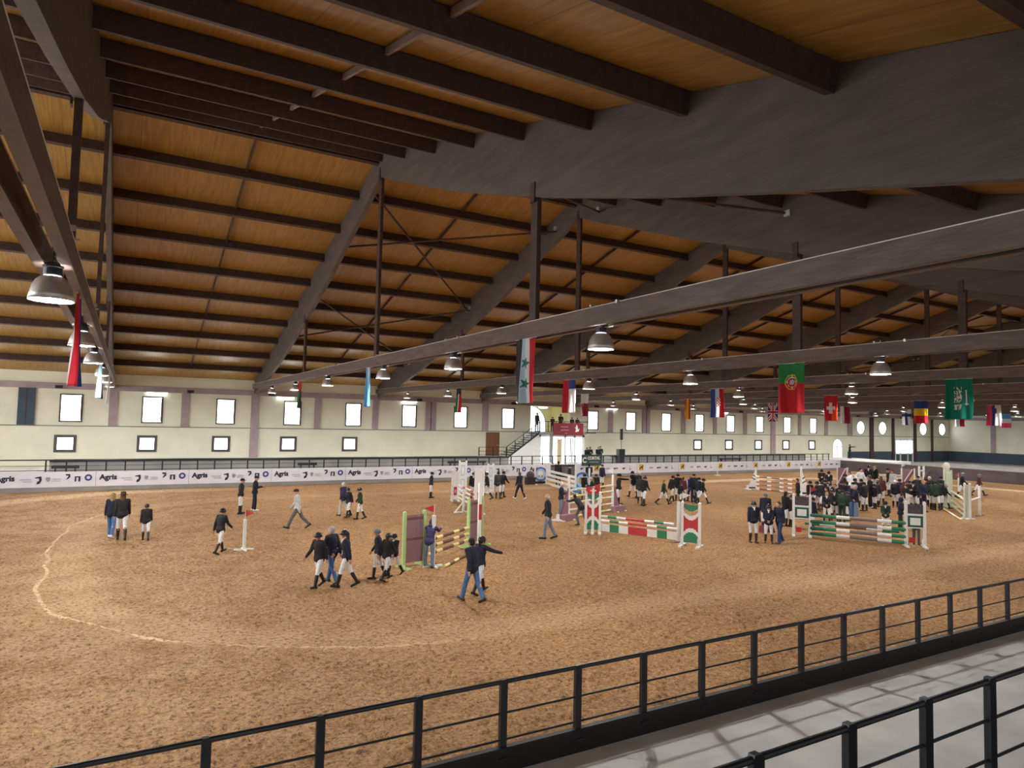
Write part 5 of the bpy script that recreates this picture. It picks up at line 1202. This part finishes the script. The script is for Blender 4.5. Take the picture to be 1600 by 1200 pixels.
# the crowd at right
CROWD = [
 ('person in dark clothes standing at the right end of the sail fence', 1247, 748, 793, 'L', dict(pose='stand', jacket='black', legs=('trousers', 'dgreen'), feet=SB, head=('short', 'hbrown'))),
 ('rider just right of the striped sail wing', 1265, 752, 796, 'TR', dict(pose='stand', jacket='black', head=('helmet', 'velvet'))),
 ('rider in white breeches crouching slightly right of the sail wing', 1275, 753, 797, 'R', dict(pose='step', jacket='navy')),
 ('rider with brown boots third from the striped sail wing', 1283, 753, 799, 'AR', dict(pose='walk', jacket='black', feet=('boots', 'bboot'))),
 ('left one of two far riders in front of the plum wing', 1284, 734, 772, 'T', dict(pose='stand2', jacket='black', head=('helmet', 'velvet'))),
 ('right one of two far riders in front of the plum wing', 1295, 737, 775, 'T', dict(pose='clasp', jacket='black', head=('helmet', 'velvet'), collar='white')),
 ('rider seen through the left wing gap of the right front fence', 1269, 778, 828, 'AR', dict(pose='stand', jacket='navy')),
 ('rider facing the camera left behind the front fence poles', 1292, 769, 817, 'T', dict(pose='clasp', jacket='black', head=('short', 'hblond'), collar='white', feet=('boots', 'bboot'))),
 ('taller rider facing the camera second behind the front fence poles', 1304, 764, 814, 'T', dict(pose='clasp', jacket='black', collar='white', feet=('boots', 'bboot'))),
 ('person in dark green coat with back turned behind the front fence', 1316, 766, 817, 'Ar', dict(pose='stand', jacket='dgreen', legs=('trousers', 'dgreen'), feet=SB, head=('helmet', 'velvet'))),
 ('rider hidden right behind the dark green coat', 1323, 768, 814, 'R', dict(pose='stand2', jacket='black')),
 ('grey haired person in navy and faded jeans holding papers', 1338, 758, 812, 'L', dict(pose='stand2', jacket='navy', legs=GJ, feet=('shoes', 'grey'), head=('short', 'hgrey'))),
 ('bald person in navy beside the one holding papers', 1331, 757, 808, 'TR', dict(pose='stand2', jacket='navy', legs=J_, feet=SB, head=('fringe', 'hgrey'))),
 ('rider in the second row behind the papers', 1297, 755, 799, 'T', dict(pose='stand', jacket='black', collar='white')),
 ('rider with pale collar in the second row', 1306, 757, 801, 'Tl', dict(pose='stand', jacket='black', head=('short', 'hbrown'), collar='white')),
 ('small rider under the plum and ochre wing', 1315, 752, 795, 'TR', dict(pose='stand', jacket='navy')),
 ('person in white tunic and dark vest near the plum wing', 1328, 737, 781, 'TL', dict(pose='stand', jacket='white', head=('short', 'hbrown'))),
 ('rider beside the post of the left plum wing', 1319, 741, 784, 'R', dict(pose='stand', jacket='black', head=('helmet', 'velvet'))),
 ('person in wide white blouse and dark scarf behind the crowd', 1344, 731, 776, 'TR', dict(pose='akimbo', jacket='white', head=('short', 'hblack'))),
 ('tall person in black with white shoes at the middle of the crowd', 1360, 740, 794, 'L', dict(pose='stand', jacket='black', legs=BT, feet=SW, head=('short', 'hbrown'))),
 ('rider left of the tall person with white shoes', 1351, 754, 799, 'AL', dict(pose='stand', jacket='black', head=('helmet', 'velvet'))),
 ('far rider in black and white behind the tall person', 1357, 727, 768, 'T', dict(pose='stand', jacket='black', collar='white')),
 ('far rider standing against the end barrier wall', 1368, 727, 768, 'TL', dict(pose='stand', jacket='black', head=('short', 'hblond'), collar='white')),
 ('person with long dark hair seen from behind right of the white shoes', 1377, 745, 789, 'A', dict(pose='stand', jacket='maroon', head=('long', 'hbrown'))),
 ('far person in black hat left of the ochre wing', 1389, 733, 775, 'L', dict(pose='stand', jacket='black', head=('hat', 'velvet'))),
 ('person with brown hair beside the black hat', 1396, 735, 777, 'TL', dict(pose='stand', jacket='lgrey', head=('long', 'hbrown'))),
 ('rider in front of the white and black poles', 1399, 751, 793, 'T', dict(pose='stand', jacket='navy', head=('cap', 'white'))),
 ('rider in dark green pullover facing the camera behind the right fence', 1384, 784, 832, 'T', dict(pose='clasp', jacket='dgreen', collar='white', head=('helmet', 'velvet'))),
 ('person in hooded navy coat behind the right wing board', 1407, 778, 830, 'R', dict(pose='stand2', jacket='navy', legs=('trousers', 'dgreen'), feet=SB, head=('hood', 'navy'))),
 ('person in dark trousers seen under the right white board', 1432, 799, 852, 'A', dict(pose='stand', jacket='dgrey', legs=('trousers', 'grey'), feet=SB, head=('short', 'hbrown'))),
 ('rider with long brown hair in the right half of the crowd', 1412, 753, 797, 'AR', dict(pose='stand', jacket='maroon', head=('long', 'hbrown'))),
 ('rider at the centre of the right half of the crowd', 1421, 751, 795, 'T', dict(pose='stand', jacket='black')),
 ('rider with white collar between two dark coats', 1428, 752, 797, 'Tl', dict(pose='stand2', jacket='black', collar='white')),
 ('person in black cap left of the white frame stand', 1435, 744, 790, 'T', dict(pose='stand', jacket='black', legs=BT, feet=SB, head=('cap', 'velvet'))),
 ('fair haired person in navy jacket and trousers in the crowd', 1442, 750, 800, 'TR', dict(pose='stand', jacket='navy', legs=('trousers', 'navy'), feet=SB, head=('short', 'hblond'))),
 ('white haired person behind the dark green coats', 1453, 745, 790, 'T', dict(pose='stand', jacket='dgrey', legs=BT, feet=SB, head=('short', 'hwhite'))),
 ('left one of the riders in dark green backs near the slatted wing', 1458, 752, 797, 'A', dict(pose='stand', jacket='dgreen', head=('short', 'hblack'))),
 ('middle one of the riders in dark green backs near the slatted wing', 1463, 753, 798, 'Al', dict(pose='step', jacket='dgreen', head=('helmet', 'velvet'))),
 ('right one of the riders in dark backs near the slatted wing', 1470, 752, 796, 'AR', dict(pose='stand', jacket='black', head=('helmet', 'velvet'))),
 ('rider walking just left of the slatted wing', 1477, 757, 796, 'R', dict(pose='walk', jacket='black', head=('short', 'hgrey'))),
 ('rider in navy walking behind the far right marker post', 1503, 739, 779, 'R', dict(pose='walk', jacket='navy', head=('helmet', 'stripe'))),
 ('rider striding right, last one toward the right edge', 1529, 740, 775, 'R', dict(pose='stride', jacket='maroon', head=('helmet', 'stripe'))),
 ('rider just behind the sail wing, third row, facing right', 1289, 750, 791, 'R', dict(pose='stand', jacket='black', head=('helmet', 'velvet'))),
 ('child rider squeezed below the two far riders', 1292, 762, 803, 'TL', dict(pose='stand', jacket='black', head=('short', 'hblack'))),
 ('rider behind the fair haired one facing the camera', 1299, 765, 807, 'A', dict(pose='stand', jacket='black')),
 ('rider at the left of the dark green coat, second row', 1311, 762, 805, 'R', dict(pose='stand2', jacket='black', head=('helmet', 'velvet'))),
 ('person in black coat under the left plum wing post', 1324, 753, 799, 'AL', dict(pose='stand', jacket='black', legs=BT, feet=SB, head=('short', 'hblack'))),
 ('rider between the white tunic and the papers', 1335, 748, 790, 'TR', dict(pose='stand', jacket='black', head=('helmet', 'velvet'))),
 ('rider in navy between white blouse and tall dark person', 1346, 749, 793, 'A', dict(pose='stand', jacket='navy')),
 ('child rider at the knees of the tall dark person', 1367, 757, 795, 'TL', dict(pose='stand', jacket='black', head=('helmet', 'velvet'))),
 ('rider left of the pullover rider, turned away', 1371, 752, 792, 'AR', dict(pose='stand', jacket='dgrey', head=('short', 'hbrown'))),
 ('rider between the ochre wing and the brown haired person', 1406, 749, 790, 'A', dict(pose='stand', jacket='black', head=('helmet', 'velvet'))),
 ('short rider in front of the ochre wing panel', 1417, 758, 799, 'TL', dict(pose='clasp', jacket='black', head=('short', 'hblack'))),
 ('child rider below the person in black cap', 1432, 757, 797, 'TR', dict(pose='stand', jacket='black', head=('helmet', 'velvet'))),
 ('rider left of the white haired person', 1447, 748, 791, 'T', dict(pose='stand', jacket='black', head=('helmet', 'velvet'))),
 ('rider at the right rear near the arched stand', 1471, 745, 787, 'A', dict(pose='stand', jacket='dgrey', head=('helmet', 'velvet'))),
]
for lb, x, yt, yf, fc, kw in CROWD: W(lb, x, yt, yf, fc, group='riders and parents gathered at the right hand fences', **kw)
for q in [o for o in COL.objects if o.get('group') == 'riders and parents gathered at the right hand fences']: pass
# spectators behind the green sign, on the balcony, and the far end
def wat(label, x, y, z, h, ang, **k): return person(label, Vector((x, y, z)), h, math.radians(ang), **k)
for i, (x, y, kw) in enumerate(((35.2, 48.2, dict(pose='clasp', jacket='black', legs=BT, feet=SB, head=('long', 'hblack'))), (35.9, 48.7, dict(pose='stand2', jacket='black', legs=BT, feet=SB, head=('short', 'hbrown'))), (36.5, 48.3, dict(pose='clasp', jacket='navy', legs=DJ, feet=SB, head=('short', 'hblond'))), (37.1, 48.8, dict(pose='stand2', jacket='dgrey', legs=BT, feet=SB, head=('short', 'hblack'))))):
    wat('spectator in dark clothes behind the green sign, %s from the left' % ORD[i], x, y, .8, 1.62+.03*i, -115, **kw)
wat('person in dark grey standing at the head of the staircase', 33.7, 54.2, 3.65, 1.78, -80, pose='stand', jacket='dgrey', legs=('trousers', 'grey'), feet=SB, head=('short', 'hblack'))
for i, (x, y, kw) in enumerate(((35.0, 53.5, dict(jacket='black', head=('cap', 'velvet'))), (36.4, 54.2, dict(jacket='black', head=('long', 'hblack'))), (37.3, 53.6, dict(jacket='black', head=('short', 'hbrown'))), (38.0, 53.7, dict(jacket='maroon', head=('short', 'hblack'))))):
    wat('judge in dark clothes behind the red balcony banner, %s from the left' % ORD[i], x, y, 3.65, (1.42, 1.7, 1.4, 1.4)[i], -110, pose='stand2', legs=BT, feet=SB, **kw)
wat('person with a camera silhouetted against the dark blue dado at the far end', 80.3, 53.5, .8, 1.75, -60, pose='reach', jacket='black', legs=BT, feet=SB, head=('short', 'hblack'))
